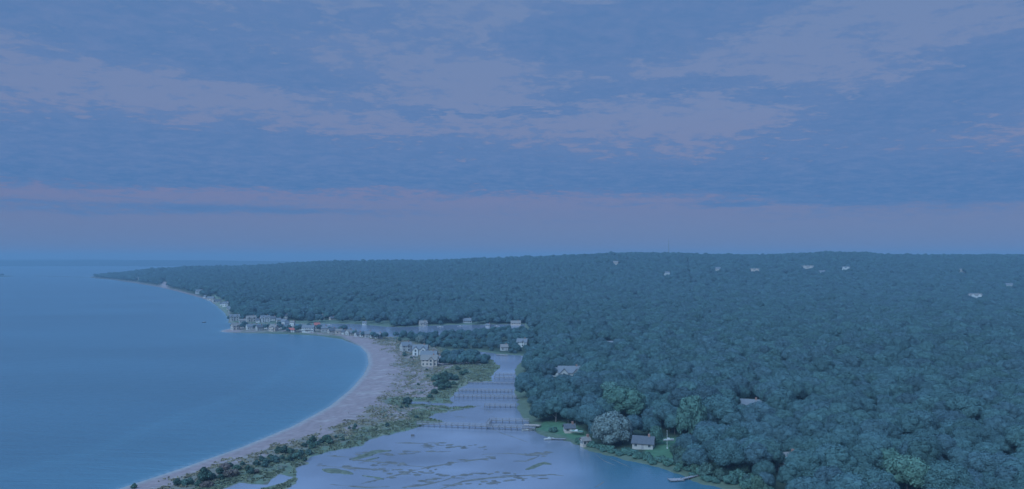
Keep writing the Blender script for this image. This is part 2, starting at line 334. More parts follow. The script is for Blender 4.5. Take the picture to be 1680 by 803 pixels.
for lw in lawns: up = mixc(up, lawn, ss(sdist(pts, lw)/3+.4))
up = mixc(up, sand*.9, ss((9-gs)/5)*(Y_ > 1000))
blf = np.exp(-((PX-270)/6)**2)*ss((38-gs)/18)*(Y_ > 1800); up = mixc(up, sand, np.clip(blf*1.3, 0, 1))
up = mixc(up, marshc*1.3, ss((380-PX)/10)*ss((PX-345)/10)*ss((40-gs)/15)*(Y_ < 1900)*(Y_ > 1000)*.8)
up = mixc(up, marshc*1.2, ((PX < 870) & (PX > 370) & (PY > 517) & (PY < 560))*.6)
kb = ss((gb+4)/8); c = mixc(up, c, kb)
c = mixc(c, mudc, ss(-gsd/1.5+.3)*(gc < gs)); c = mixc(c, sand*.6, ss(-gsd/3)*(gc >= gs))
c = c*(1+.10*fbm(X_/2, Y_/2, 2))[:, None]
ff = grid_faces(nr, nc)
keep = gsd[ff].max(1) > -40                                       # no sea bed is needed far from shore
co = np.stack([X_, Y_, gz], -1)
tag(link('ground', grid_mesh('ground', co, ff[keep], M['ground'], c)), kind='structure')

# ---- tufts of dune and marsh grass and low scrub, rooted in the ground sheet
def tufts(name, wgt, n, h0, h1, m, label, seed):
    q = np.random.RandomState(seed); i = q.choice(len(pts), n, p=wgt/wgt.sum()); d = Y_[i]
    x = X_[i]+q.uniform(-.5, .5, n)*d*2.6/F*1.5; y = Y_[i]+q.uniform(-.5, .5, n)*d*d/(H*F)*1.5; z = gz[i]; v = []; f = []
    for k in range(n):
        h = q.uniform(h0, h1)*.8; w = h*q.uniform(.5, 1.1)
        for b_ in range(3):
            a = q.rand()*3.14; ca, sa = math.cos(a)*w, math.sin(a)*w; j = len(v); l = q.uniform(-.3, .3)
            v += [(x[k]-ca, y[k]-sa, z[k]-.05), (x[k]+ca, y[k]+sa, z[k]-.05), (x[k]+ca*1.2+l, y[k]+sa*1.2, z[k]+h*q.uniform(.6, 1)), (x[k]-ca*1.2+l, y[k]-sa*1.2, z[k]+h)]; f.append((j, j+1, j+2, j+3))
    return tag(MB().add(v, f).build(name, m), label, 'grass', kind='stuff')
barw = (kb > .8)*(gsd > .8)*(PY > 550)*(PY < 830)*(PX > 150)*Y_**1.6
mk = np.clip(mg+mg2*.8, 0, 1)
tufts('dune_grass', barw*g*(1-mk)*ss((f3+.1)/.1), 9000, .3, .7, mat('dune_grass_blades', (.24, .205, .14), .9, .3, .3), 'olive brown dune grass on the sand spit', 1)
tufts('marsh_grass', barw*mk*(gc > 1)*ss((f3+.12)/.1), 9000, .3, .75, mat('marsh_grass_blades', (.16, .175, .11), .9, .4, .2), 'green marsh grass fringing the creek', 2)
def scrub():
    q = np.random.RandomState(9); wgt = barw*g*(gc > 5)*ss((fbm(X_/18+3, Y_/26, 3)+.02)/.08)*ss((gl-6)/6); i = q.choice(len(pts), 260, p=wgt/wgt.sum()); b = MB(); V, Fc = ico()
    for k in i:
        s = q.uniform(.3, .85); j = 1+.22*q.randn(len(V), 1)
        b.add(V*j*np.array([s*1.3, s*1.5, s*.7])+np.array([X_[k]+q.randn(), Y_[k]+q.randn()*2, gz[k]+s*.3]), Fc)
    return tag(b.build('dune_scrub', mat('dune_scrub_leaves', (.095, .11, .08), .9, .4, .8)), 'low dark scrub scattered over the dunes', 'scrub', kind='stuff')
# ------------------------------------------------------------------ water sheets
dsea = np.concatenate([np.geomspace(90, 5000, 330), [6500, 8500, 11000, 14000]])
xsea = np.concatenate([np.arange(-1200, 0, 60.), np.arange(0, 640, 3.2), np.arange(640, 2900, 100.)])
wx, wd = np.meshgrid(xsea, dsea); wp = np.stack([(wx-CX)/F*wd, wd], -1).reshape(-1, 2)
ws = np.concatenate([sdist(wp[i:i+60000], land) for i in range(0, len(wp), 60000)])
deep = np.array([.054, .120, .158]); shal = np.array([.07, .16, .20])
sh = np.exp(np.minimum(ws, 0)/14)*.7 + .22*ss((ws+95)/60)
wc = mixc(np.tile(deep, (len(wp), 1)), shal, np.clip(sh, 0, 1))
wc = mixc(wc, np.array([.30, .31, .32]), np.exp(-((ws+1.2)/1.3)**2)*.32)
wc = mixc(wc, shal*1.1, np.exp(-((ws+62+20*fbm(wp[:, 0]/60, wp[:, 1]/60, 2))/7)**2)*.22*(wp[:, 1] < 900))
tag(link('sea', grid_mesh('sea', np.c_[wp, np.full(len(wp), -.03)], grid_faces(*wx.shape), M['sea'], wc)), kind='structure')
ycr = np.arange(1500, 525, -7.); xcr = np.arange(250, 1950, 10.)
wx, wy = np.meshgrid(xcr, ycr); wd = H*F/(wy-HZ); wp = np.stack([(wx-CX)/F*wd, wd], -1).reshape(-1, 2)
bedc = np.array([.18, .185, .22]); reflc = np.array([.05, .12, .16])
refl_mask = ss((CX+F*wp[:, 0]/wp[:, 1]-900)/120)*ss((wy.ravel()-715)/30)  # darker reflection of the right bank trees, painted into the water colour
wc = mixc(np.tile(bedc, (len(wp), 1))*(1+.9*fbm(wp[:, 0]/26, wp[:, 1]/22, 4))[:, None], reflc, refl_mask)
cb = sdist(wp, barrier) ; ls = sdist(wp, land)
fcs = grid_faces(*wx.shape); fcs = fcs[(ls[fcs].min(1) > 4)]
tag(link('creek_water', grid_mesh('creek_water', np.c_[wp, np.full(len(wp), 0.0)], fcs, M['creek'], wc)), kind='structure')

# ------------------------------------------------------------------ mudflats and marsh islets in the creek
def strip(pts, w, name, m, z=.06, taper=True):
    p = np.array([P(*q) for q in pts]); n = []
    for i in range(len(p)-1):
        k = max(2, int(np.linalg.norm(p[i+1]-p[i])/1.2))
        for t in range(k): n.append(p[i]+(p[i+1]-p[i])*t/k)
    n.append(p[-1]); n = np.array(n); K = len(n); t = np.linspace(0, 1, K)
    wv = w*(np.sin(np.pi*t)**.5 if taper else 1)*(.55+1.3*np.clip(fbm(n[:, 0]/4, n[:, 1]/4, 3)+.5, 0, 1)) * np.clip((fbm(n[:, 0]/7+9, n[:, 1]/7, 2)+.30)*5, 0.05, 1)
    n = n+np.c_[np.zeros(K), 1.0*fbm(n[:, 0]/6, n[:, 1]/6, 3)]
    b = MB(); v = []
    for i in range(K): v += [(n[i, 0], n[i, 1]-wv[i]*1.5, -.03), (n[i, 0], n[i, 1]-wv[i]*.5, z), (n[i, 0], n[i, 1]+wv[i]*.5, z), (n[i, 0], n[i, 1]+wv[i]*1.5, -.03)]
    f = [(4*i+j, 4*i+4+j, 4*i+5+j, 4*i+1+j) for i in range(K-1) for j in range(3)]
    b.add(v, f); return tag(b.build(name, m), kind='structure')
for pts_, w in [([(592, 794), (628, 785.5), (663, 777), (701, 767), (760, 757), (812, 751)], .8), ([(524, 765), (560, 767), (610, 770), (640, 772)], .7), ([(575, 754), (620, 758), (668, 764), (701, 767)], .5),
                ([(720, 803), (760, 790), (800, 785), (860, 780)], .6), ([(660, 800), (690, 797), (728, 789), (752, 780)], .5), ([(536, 748), (590, 752)], .35), ([(648, 727), (694, 727.5)], .5), ([(700, 727), (720, 727.5)], .3),
                ([(820, 780), (850, 781), (905, 779), (925, 781)], .5), ([(842, 757), (862, 757), (880, 751), (888, 746)], .6), ([(790, 746), (830, 744), (862, 746), (893, 745)], .5),
                ([(786, 669.5), (797, 672), (806, 679), (810, 686), (807, 692)], .35), ([(803, 702), (820, 710), (842, 717), (866, 726)], .3), ([(715, 668), (742, 668), (779, 667), (790, 666)], .7), ([(770, 628.5), (790, 628), (812, 628.5)], .45), ([(1000, 752), (1030, 765), (1040, 772)], .3), ([(975, 744), (990, 756), (1010, 764)], .3), ([(975, 800), (985, 795), (992, 790)], .3), ([(730, 672), (760, 671)], .6), ([(745, 684), (765, 685)], .4), ([(540, 795), (600, 800), (640, 798)], .4), ([(700, 742), (740, 741)], .35)]:
    strip(pts_, w*1.5, 'mudflat', M['mud'])
for pts_, w in [([(573, 755), (590, 750), (606, 745), (622, 741), (642, 740)], 2.6), ([(528, 771), (552, 773), (580, 778)], 1.7), ([(594, 781), (612, 783), (630, 787)], 1.1), ([(862, 771), (876, 766), (892, 760), (905, 762)], 1.5), ([(737, 675), (748, 673), (760, 672)], 1.5), ([(596, 748), (612, 747)], 1.0), ([(600, 756), (622, 751)], .6)]:
    strip(pts_, w*1.15, 'marsh_islet', M['marsh'], .22)

b = MB(); q_ = np.random.RandomState(21)
LN = [[(592, 794), (663, 777), (760, 757), (812, 751)], [(524, 765), (640, 772), (740, 780)], [(660, 800), (752, 780), (860, 775)], [(575, 754), (701, 767)], [(860, 745), (893, 745)], [(540, 748), (700, 742)], [(720, 800), (905, 779)], [(690, 730), (800, 735)]]
for k_ in range(170):
    ln = LN[q_.randint(len(LN))]; j = q_.randint(len(ln)-1); t_ = q_.rand(); cx0, cy0 = P(ln[j][0]*(1-t_)+ln[j+1][0]*t_+q_.randn()*5, ln[j][1]*(1-t_)+ln[j+1][1]*t_+q_.randn()*2.2)
    rx_, ry_ = q_.uniform(.5, 2.6), q_.uniform(.5, 1.6); n_ = 9; b.add([(cx0+rx_*math.cos(6.283*i/n_)*q_.uniform(.6, 1.2), cy0+ry_*math.sin(6.283*i/n_)*q_.uniform(.6, 1.2), .03+.0001*k_) for i in range(n_)], [tuple(range(n_))])
tag(b.build('mud_patches', M['mud']), 'small dark mud and weed patches breaking the shallow creek', 'mud', kind='stuff')
# ------------------------------------------------------------------ far shores
def ridge(name, d, depth, x0, x1, prof, base=-1.5, amp=3.0, step=3.0):
    xs_ = np.arange(x0, x1+.1, step); rows = [0, .04, .2, .5, 1.0, 1.5]; hk = [0, .35, .75, .95, 1, 0]
    v = []
    for r, k in zip(rows, hk):
        dd = d+depth*r; X__ = (xs_-CX)/F*dd; yt = I(xs_, *prof); top = H-(yt-HZ)*(d+depth)/F
        top = top+amp*2*fbm(xs_/9+r*7, xs_*0+r*3, 4)
        z = base+(np.maximum(top, 1.0)-base)*k
        v.append(np.stack([X__, np.full(len(xs_), dd)+X__*0, z], -1))
    return tag(link(name, grid_mesh(name, np.concatenate(v), grid_faces(len(rows), len(xs_)), M['far'])), kind='structure')
ridge('far_shore', 9400, 500, -1100, 560, ([-1100, 0, 120, 125, 200, 330, 420, 560], [428, 428, 427.5, 427.2, 427.4, 427.2, 428.5, 431]))
ridge('distant_hills', 12300, 600, -1500, 3200, ([-1500, 0, 130, 600, 730, 780, 850, 950, 1400, 1520, 3200], [427.5, 426, 425.6, 430, 428, 424.6, 423.6, 424.4, 428, 422.6, 426]), amp=1.5, step=5)

# ------------------------------------------------------------------ trees
def ico():
    t = (1+5**.5)/2; v = np.array([(-1, t, 0), (1, t, 0), (-1, -t, 0), (1, -t, 0), (0, -1, t), (0, 1, t), (0, -1, -t), (0, 1, -t), (t, 0, -1), (t, 0, 1), (-t, 0, -1), (-t, 0, 1)], float); v /= np.linalg.norm(v[0])
    f = [(0, 11, 5), (0, 5, 1), (0, 1, 7), (0, 7, 10), (0, 10, 11), (1, 5, 9), (5, 11, 4), (11, 10, 2), (10, 7, 6), (7, 1, 8), (3, 9, 4), (3, 4, 2), (3, 2, 6), (3, 6, 8), (3, 8, 9), (4, 9, 5), (2, 4, 11), (6, 2, 10), (8, 6, 7), (9, 8, 1)]
    v = [tuple(p) for p in v]; nf = []; cache = {}
    def mid(a, b):
        k = (min(a, b), max(a, b))
        if k not in cache:
            p = (np.array(v[a])+np.array(v[b]))/2; p /= np.linalg.norm(p); v.append(tuple(p)); cache[k] = len(v)-1
        return cache[k]
    for a, b, c_ in f:
        x, y, z = mid(a, b), mid(b, c_), mid(c_, a); nf += [(a, x, z), (b, y, x), (c_, z, y), (x, y, z)]
    return np.array(v), nf
ICOV, ICOF = ico()
def crown_mesh(name, m, seed, R=5.4, zc=8.2, rz=4.2, lobes=15, leaves=4000, leaf=.44, lobe_r=(.42, .56), droop=0.0, pointed=0.0):
    g = np.random.RandomState(seed); L_ = []
    for k in range(lobes):
        t = (k+.5)/lobes; u = 1-1.55*t; a = k*2.39996+g.rand()*.5; r = math.sqrt(max(0, 1-u*u)) * .60*(1-pointed*max(u, 0))
        L_.append((r*math.cos(a)*R*(1+.15*g.randn()), r*math.sin(a)*R*(1+.15*g.randn()), zc+u*.62*rz+.25*g.randn(), R*g.uniform(*lobe_r)))
    b = MB()
    for (x, y, z, r) in L_:
        j = 1+.12*g.randn(len(ICOV), 1); vv = ICOV*j*r*.86*np.array([1, 1, .85])+np.array([x, y, z]); b.add(vv, ICOF)
    LA = np.array(L_); cnt = 0
    V = []; Fc = []
    while cnt < leaves:
        k = g.randint(lobes); n = g.randn(3); n /= np.linalg.norm(n)
        if n[2] < -.45: continue
        x, y, z, r = L_[k]; p = np.array([x, y, z])+n*r*g.uniform(.86, 1.10)*np.array([1, 1, .88])
        dd = np.linalg.norm((LA[:, :3]-p)/LA[:, 3:4], axis=1)
        if (dd < .8).sum() > 0: continue
        if droop and n[2] < .3: p[2] -= g.rand()*droop
        nn_ = n+.42*g.randn(3); nn_ /= np.linalg.norm(nn_); u = np.cross(nn_, g.randn(3)); u /= np.linalg.norm(u); w = np.cross(nn_, u)
        s = leaf*g.uniform(.5, 1.15)*.5; a_, b_ = u*s, w*s*g.uniform(.5, 1)
        if droop: b_ = b_+np.array([0, 0, -s*1.0])
        i = len(V); V += [p-a_-b_*.6, p+a_-b_, p+a_*.7+b_, p-a_*.9+b_*.8]; Fc.append((i, i+1, i+2, i+3)); cnt += 1
    b.add(V, Fc); return b.mesh(name, m)
def trunk_mesh(name, h, r, R, seed, m=None):
    g = np.random.RandomState(seed); b = MB(); top = (g.randn()*.3, g.randn()*.3, h)
    b.tube((0, 0, -1.0), (top[0]*.4, top[1]*.4, h*.5), r, r*.75, 7); b.tube((top[0]*.4, top[1]*.4, h*.5), top, r*.75, r*.45, 7)
    for k in range(5):
        a = k*2.4+g.rand(); z0 = h*(.5+.1*k); b.tube((top[0]*z0/h, top[1]*z0/h, z0), (math.cos(a)*R*.55, math.sin(a)*R*.55, z0+R*.45), r*.35, r*.12, 5)
    return b.mesh(name, m or M['bark'])
scrub()
oak_c = [crown_mesh('crown', M['oak'], 11+k, R=[5.4, 5.0, 5.8, 4.6, 5.2, 6.0][k], rz=[4.2, 4.6, 3.9, 5.0, 4.4, 4.6][k], zc=[8.2, 8.6, 8, 9, 8.4, 8.6][k], lobes=[15, 13, 18, 12, 20, 16][k]) for k in range(6)]
oak_t = [trunk_mesh('trunk', 7.5, .32, 5, 70+k) for k in range(3)]
def one_tree(name, x, y, z, cm, tm, sc, rz, label, cat='tree', group=None):
    e = empty(name, (x, y, z), rz, label=label, cat=cat, group=group); e.scale = (sc, sc, sc)
    t = link('trunk', tm, e); c_ = link('crown', cm, e); return e, t, c_

# ---- houses: (px, base py, width m, depth m, wall height, wall, roof, rot deg, label, style)
HL = [
 (386, 543, 11, 9, 6.5, 'cream', 'rtan', 5, 'cream house standing alone at the outer tip of the low sand spit', 'g'),
 (410, 543, 11, 8, 5, 'white', 'rgrey', 0, 'white house with grey roof, second from the tip of the spit', 's'),
 (426, 544, 9, 8, 5, 'grey', 'rdark', 10, 'small grey shingled house with dark roof, third along the spit', 's'),
 (449, 545, 11, 9, 7, 'tan', 'rtan', 0, 'tall tan house with flat looking front, fourth along the spit', 'g'),
 (479, 546.5, 8, 6, 3, 'white', 'rred', 0, 'low white cottage with a red roof between dark trees at the beach', 's'),
 (506, 547, 17, 8, 5.5, 'white', 'rgrey', -2, 'long white two storey house behind the start of the curved beach', 'l'),
 (520, 543, 8, 7, 6, 'cream', 'rred', 0, 'narrow cream house with red roof just behind the long white one', 's'),
 (532, 547, 9, 8, 5, 'grey', 'rgrey', 20, 'grey house right of the long white beach house', 's'),
 (545, 548.5, 10, 8, 4.5, 'cream', 'rdark', 10, 'cream house with dark roof where the beach begins to bend', 's'),
 (573, 552, 9, 8, 4.5, 'grey', 'rtan', 15, 'grey cottage with tan roof beside the harbour pond end', 's'),
 (588, 554, 8, 7, 4, 'white', 'rdark', 30, 'small white cottage, last but one in the beach row', 's'),
 (604, 556, 10, 8, 4.5, 'grey', 'rgrey', 20, 'grey cottage closing the beach row beside the wide sand', 's'),
 (385, 527, 14, 10, 7, 'grey', 'rgrey', 10, 'large grey gabled house on the shore point above the inlet', 'g'),
 (412, 529.5, 14, 10, 7, 'cream', 'rtan', 0, 'cream gabled house facing the narrow inlet, left of the pair', 'g'),
 (435, 530, 14, 9, 6.5, 'white', 'rgrey', 0, 'white gabled house facing the narrow inlet, middle of the upper row', 'g'),
 (448, 528, 9, 8, 5, 'grey', 'rdark', 0, 'grey square house directly right of the white gabled inlet house', 's'),
 (467, 534, 11, 9, 5, 'white', 'rgrey', -20, 'white low house where the inlet ends', 's'),
 (469, 526, 8, 7, 6, 'white', 'rdark', 0, 'white house set back at the edge of the wood above the inlet end', 's'),
 (525, 526, 15, 10, 6, 'cream', 'rgrey', 0, 'wide cream house with porch against the dark wood north of the pond', 'g'),
 (507, 523, 9, 7, 4, 'grey', 'rgrey', 0, 'low grey house half hidden in the wood north of the pond', 's'),
 (589, 523, 11, 8, 5, 'white', 'rgrey', 25, 'bright white house in a gap of the wood above the pond', 's'),
 (577, 525, 6, 5, 5, 'white', 'rdark', 0, 'tiny white house left of the bright one above the pond', 's'),
 (598, 533, 6, 5, 3, 'white', 'rgrey', 0, 'small white boathouse on the north bank of the pond', 's'),
 (328, 485, 20, 10, 5, 'white', 'rgrey', 0, 'white house high on the wooded shore left of the beach hamlet', 's'),
 (346, 493, 16, 9, 5, 'cream', 'rgrey', 0, 'cream house at the bend of the wooded shore', 's'),
 (358, 498, 14, 9, 5, 'grey', 'rdark', 0, 'grey house next to the grass slope on the wooded shore', 's'),
 (371, 505, 13, 9, 6, 'white', 'rgrey', 0, 'white house above the grass slope on the shore', 'g'),
 (381, 513, 11, 9, 6, 'grey', 'rgrey', 15, 'weathered house uphill of the grey gabled point house', 's'),
 (402, 484, 14, 9, 6, 'grey', 'rgrey', 0, 'lone grey house deep in the wood behind the shore', 's'),
 (231, 464, 24, 10, 6, 'grey', 'rgrey', 0, 'grey house near the far tip of the wooded shore', 's'),
 (694, 535, 11.5, 9, 5, 'cream', 'rtan', 10, 'cream house on the pond bank with trees behind', 'g'),
 (767, 531, 14, 9, 6, 'white', 'rgrey', 0, 'white two storey house across the pond, with a row of windows', 'l'),
 (791, 528, 7, 7, 7, 'white', 'rdark', 0, 'narrow white gable house across the pond', 's'),
 (801, 537, 8, 6, 3.5, 'grey', 'rgrey', 0, 'grey boathouse at the water on the pond north bank', 's'),
 (846, 533.5, 15, 8, 3.5, 'tan', 'rtan', 0, 'long low tan house at the right end of the pond', 's'),
 (857, 571, 9.5, 8, 4.6, 'white', 'rgrey', -10, 'white house among trees where the creek narrows', 'g'),
 (827, 577, 6.5, 5.5, 3.5, 'grey', 'rtan', 10, 'weathered cottage on the green bank left of the white house', 's'),
 (666, 580, 9, 8, 5.2, 'grey', 'rgrey', 20, 'grey gabled beach house, leftmost of the big group on the dunes', 'g'),
 (690, 586, 12.5, 9, 5.6, 'white', 'rgrey', -8, 'big beach house with white gables and broad grey roof on the dunes', 'g'),
 (704, 594, 13, 8, 4.4, 'grey', 'rgrey', -8, 'long grey roofed house in the middle of the dune group', 's'),
 (705, 604, 12, 8.5, 5, 'tan', 'rtan', -5, 'pinkish tan beach house with twin gables, nearest of the dune group', 'g'),
 (719, 596, 3.6, 3.6, 3, 'white', 'rgrey', 0, 'small white shed beside the twin gabled house', 's'),
 (936, 636, 16, 10, 5.5, 'grey', 'rgrey', 0, 'large grey house with white dormers surrounded by the wood right of the creek', 'g'),
 (912, 625, 6, 5, 4, 'white', 'rgrey', 10, 'pale blue grey shed behind the large dormered house', 's'),
 (1006, 582, 15, 8, 4, 'white', 'rgrey', 0, 'white flat roofed house glimpsed through the wood', 's'),
 (1038, 589, 10, 8, 5, 'tan', 'rtan', 10, 'tan house glimpsed beside a pale tree in the wood', 's'),
 (1078, 558, 14, 9, 6, 'white', 'rgrey', 0, 'white house alone in the middle of the wood', 's'),
 (1110, 556, 9, 8, 6, 'white', 'rdark', 10, 'small white house right of the lone one in the wood', 's'),
 (1231, 692, 11, 6, 3.6, 'grey', 'rgrey', -6, 'long pale roofed house in a gap of the right hand wood', 's'),
 (1292, 780, 9, 7, 4.5, 'tan', 'rtan', 30, 'small tan house peeping out of the trees near the lower edge', 's'),
 (1541, 818, 12, 8, 5.5, 'white', 'rgrey', -30, 'white house at the bottom edge behind a bright round tree', 's'),
 (934, 713, 5, 4, 2.4, 'tan', 'rdark', 10, 'low brown boathouse on the green bank behind the stored boat', 's'),
 (960, 733, 3.6, 3.2, 2.6, 'tan', 'rtan', 25, 'little tan hut at the water edge beside the silver tree', 's'),
 (1056, 741, 9, 6.5, 2.5, 'cream', 'rdark', -12, 'cream bungalow with dark roof and chimney on the creek lawn', 's'),
 (395, 538, 7, 6, 3.6, 'tan', 'rdark', 0, 'small brown cottage tucked behind the tip house of the spit', 's'),
 (418, 541, 8, 7, 4.4, 'grey', 'rgrey', 30, 'tiny grey cottage between the second and third spit houses', 's'),
 (437, 541.5, 6, 5, 5, 'white', 'rtan', -20, 'tiny pale cottage left of the tall tan spit house', 's'),
 (461, 542, 9, 6, 3.6, 'grey', 'rdark', 12, 'grey cottage right of the tall tan spit house', 's'),
 (494, 544, 7, 7, 4.4, 'white', 'rgrey', 0, 'pale cottage at the left end wall of the long white house', 's'),
 (556, 550, 8, 5, 5, 'tan', 'rtan', 30, 'small tan cottage where the beach row bends towards the sand', 's'),
 (565, 551, 6, 6, 3.6, 'white', 'rdark', -20, 'small pale cottage beside the dark trees of the beach row', 's'),
 (580, 552, 9, 7, 4.4, 'cream', 'rgrey', 12, 'little grey cottage between the tan roofed one and the white one', 's'),
 (596, 555.5, 7, 5, 5, 'white', 'rtan', 0, 'little pale cottage between the two last grey ones', 's'),
 (613, 557.5, 8, 6, 3.6, 'white', 'rdark', 30, 'lowest brown hut past the end of the beach row', 's'),
 (622, 559, 6, 7, 4.4, 'white', 'rgrey', -20, 'outermost pale hut by the grass past the beach row', 's'),
 (398, 531, 9, 5, 5, 'grey', 'rtan', 12, 'brown cottage between the two gabled houses of the inlet', 's'),
 (424, 530.5, 7, 6, 3.6, 'white', 'rdark', 0, 'small pale cottage squeezed between the inlet gables', 's'),
 (457, 530.5, 8, 7, 4.4, 'cream', 'rgrey', 30, 'small pale cottage just left of the inlet end', 's'),
 (480, 535.5, 6, 5, 5, 'white', 'rtan', -20, 'grey hut at the inlet end behind the beach cottages', 's'),
 (545, 526.5, 9, 6, 3.6, 'tan', 'rdark', 12, 'grey cottage right of the wide cream house', 's'),
 (337, 489.5, 7, 7, 4.4, 'white', 'rgrey', 0, 'pale cottage midway along the wooded shore houses', 's'),
 (351, 496, 8, 5, 5, 'cream', 'rtan', 30, 'grey cottage under the trees by the cream shore house', 's'),
 (364, 502, 6, 6, 3.6, 'white', 'rdark', -20, 'pale cottage above the grass slope, leftmost', 's'),
 (376, 509, 9, 7, 4.4, 'white', 'rgrey', 12, 'brown cottage above the grass slope, lowest', 's'),
 (389, 520, 7, 5, 5, 'white', 'rtan', 0, 'pale cottage uphill behind the grey point house', 's'),
]
for i_, (hx, hy, w_) in enumerate(HOUSES_HILL):
    names = ['small pale house at the left end of the ridge houses', 'long low pale house on the ridge, second from left of the right group', 'huge pale mansion on the ridge, largest of the hill houses', 'pale house just below the ridge mansion', 'pale house right of the ridge mansion', 'bright house alone on the slope at the far right', 'tiny pale house high on the ridge near the right edge', 'pale house on the slope at the right edge', 'pale house on the slope below the radio mast', 'pale house on the crest left of the radio mast']
    HL.append((hx, None, w_*.7, 8, 7.5 if w_ < 30 else 9, ['cream', 'tan', 'cream', 'white', 'white', 'white', 'cream', 'grey', 'white', 'tan'][i_], ['rgrey', 'rtan', 'rtan', 'rgrey'][i_ % 4], [5, -8, 0, 10, -12, 14, 0, 5, 0, 0][i_], names[i_], 'g' if w_ > 25 else 's'))
hp = np.array([P(h[0], h[1]) if h[1] else PD(h[0], HD[(h[0], HOUSES_HILL[i-len(HL)+len(HOUSES_HILL)][1])]) for i, h in enumerate(HL)])
hz = ground(hp)

# ---- forest points
rs = np.random.RandomState(3)
def jit(x0, x1, y0, y1, s):
    a, b = np.meshgrid(np.arange(x0, x1, s), np.arange(y0, y1, s)); b = b+(np.arange(a.shape[1])[None] % 2)*s*.5
    p = np.stack([a.ravel(), b.ravel()], -1); return p+rs.uniform(-.36, .36, p.shape)*s
cand = np.vstack([jit(-700, 1000, 170, 1250, 8.6), jit(-2100, 2400, 1250, 2700, 8.8), jit(-2600, 900, 2700, 3700, 10.5)])
scl = np.where(cand[:, 1] < 1250, 1.0, np.where(cand[:, 1] < 2700, .98, 1.12))
px = CX+F*cand[:, 0]/cand[:, 1]
k = (px > -60) & (px < 1900); cand = cand[k]; scl = scl[k]; px = px[k]
rr = [ground(cand[i:i+60000], True) for i in range(0, len(cand), 60000)]
cz, cs, cc, cb = [np.concatenate([r[j] for r in rr]) for j in range(4)]
py = HZ+H*F/cand[:, 1]; D_, zt_, _ = crest(px)
T2 = sdist(cand, poly([(645, 557), (700, 556), (742, 553), (802, 547), (866, 541), (885, 555), (862, 576), (845, 577), (838, 566), (818, 570), (740, 568), (735, 573), (712, 574), (690, 562), (668, 560)]))
T3 = sdist(cand, poly([(722, 588), (745, 588), (798, 590), (806, 594), (803, 600), (770, 604), (735, 604), (722, 602)]))
T4 = sdist(cand, poly([(392, 541), (440, 539), (500, 537), (545, 542), (600, 553), (655, 558), (668, 563), (640, 561), (600, 557), (545, 549), (470, 545), (400, 544)]))
dens = fbm(cand[:, 0]/60, cand[:, 1]/60, 3)
ok = (cb < -3) & (cs > 9) & (cc > 4+4*rs.rand(len(cand))) & (cand[:, 1] < D_*1.06)
ok &= ~((px < 640) & (cand[:, 1] > 1000) & (cand[:, 1] < 1115) & (px > 360) & (rs.rand(len(cand)) < .8))   # open ground round the hamlet
ok |= (T2 > 0) | (T3 > 0) | ((T4 > 0) & (rs.rand(len(cand)) < .45))
for lw in lawns: ok &= sdist(cand, lw) < 1
ok &= cc > 2.5
ok &= ~((px > 630) & (px < 750) & (py > 540) & (py < 553)) & ~((px >= 750) & (px < 872) & (py > 536) & (py < 545))
lowz = (px > 625) & (px < 885) & (py > 545) & (py < 585)
ok &= ~((np.abs(px-(1117+(py-437)*.3)) < 2.2) & (cand[:, 1] > 1600) & (cand[:, 1] < 2350))                 # narrow cut for a power line
ok &= ~((np.abs(px-270) < 5) & (cs < 42) & (cand[:, 1] > 1800))
ok &= ~((px < 381) & (cand[:, 1] > 1100) & (cand[:, 1] < 1750) & (cs < 22+12*dens*2))
for (hx, hy), h in zip(hp, HL):
    w = h[2]; u = hy/math.hypot(hx, hy); v = hx/math.hypot(hx, hy); dx = cand[:, 0]-hx; dy = cand[:, 1]-hy
    al = -(dx*v+dy*u); ac = dx*u-dy*v                          # towards the camera / across
    reach = 42 if h[1] is None else (16 if h[0] > 870 else (48 if hy > 1250 else 30))
    if hy < 960: reach = {1231: 28, 1292: 20, 1541: 16, 1056: 18, 936: 44, 1006: 30, 1038: 30, 1078: 34, 1110: 34}.get(h[0], 16 if hy < 620 or h[0] < 870 else 24)
    ok &= ~((al > -w*.55-4) & (al < reach) & (np.abs(ac) < w*.5+1.5))
SPECIAL = [(1003, 735, 'silver', 1.45, 'silver_tree', 'round silvery pale tree on the creek bank beside the bungalow'), (1024, 705, 'pale', 1.65, 'round_tree', 'broad pale green round tree behind the silver tree'), (1134, 728, 'willow', 1.45, 'willow_tree', 'tall bright green willow at the right end of the creek lawn'),
           (1488, 835, 'bright', 1.35, 'round_tree', 'bright green round tree cut by the lower edge'), (1452, 790, 'pale', 1.0, 'round_tree', 'lighter round tree among dark oaks near the lower right'), (1076, 738, 'willow', .62, 'young_tree', 'small light green tree against the end of the cream bungalow'), (1000, 680, 'bright', 1.1, 'round_tree', 'bright green tree in the wood behind the silver tree'), (690, 566, 'silver', .8, 'silver_tree', 'small pale tree behind the big beach house')]
sp_p = np.array([P(s[0], s[1]) for s in SPECIAL]); sp_z = ground(sp_p)
for p_, s in zip(sp_p, SPECIAL):
    ok &= np.hypot(cand[:, 0]-p_[0], cand[:, 1]-p_[1]) > 4.6*s[3]+1
    ok &= ~((np.abs(cand[:, 0]-p_[0]*cand[:, 1]/p_[1]) < 4.2*s[3]) & (cand[:, 1] < p_[1]) & (cand[:, 1] > p_[1]-24))
cand, scl, px, cz, cs, cc, T2, T3, T4, dens, lowz = [a[ok] for a in (cand, scl, px, cz, cs, cc, T2, T3, T4, dens, lowz)]
cz = cz-1.5*(cc < 60)-.3
size = scl*rs.uniform(.66, 1.14, len(cand))*(1+.35*dens)
size[(T3 > 0)] *= .75; size[(T4 > 0)] *= .45; size[lowz] *= .6
size[(cc < 12)] *= .82; big = rs.rand(len(cand)) < .06; size[big] *= 1.22
D_, zt_, _ = crest(px); wob = (cand[:, 1] > .9*D_); size[wob] *= 1-.15*rs.rand(wob.sum())
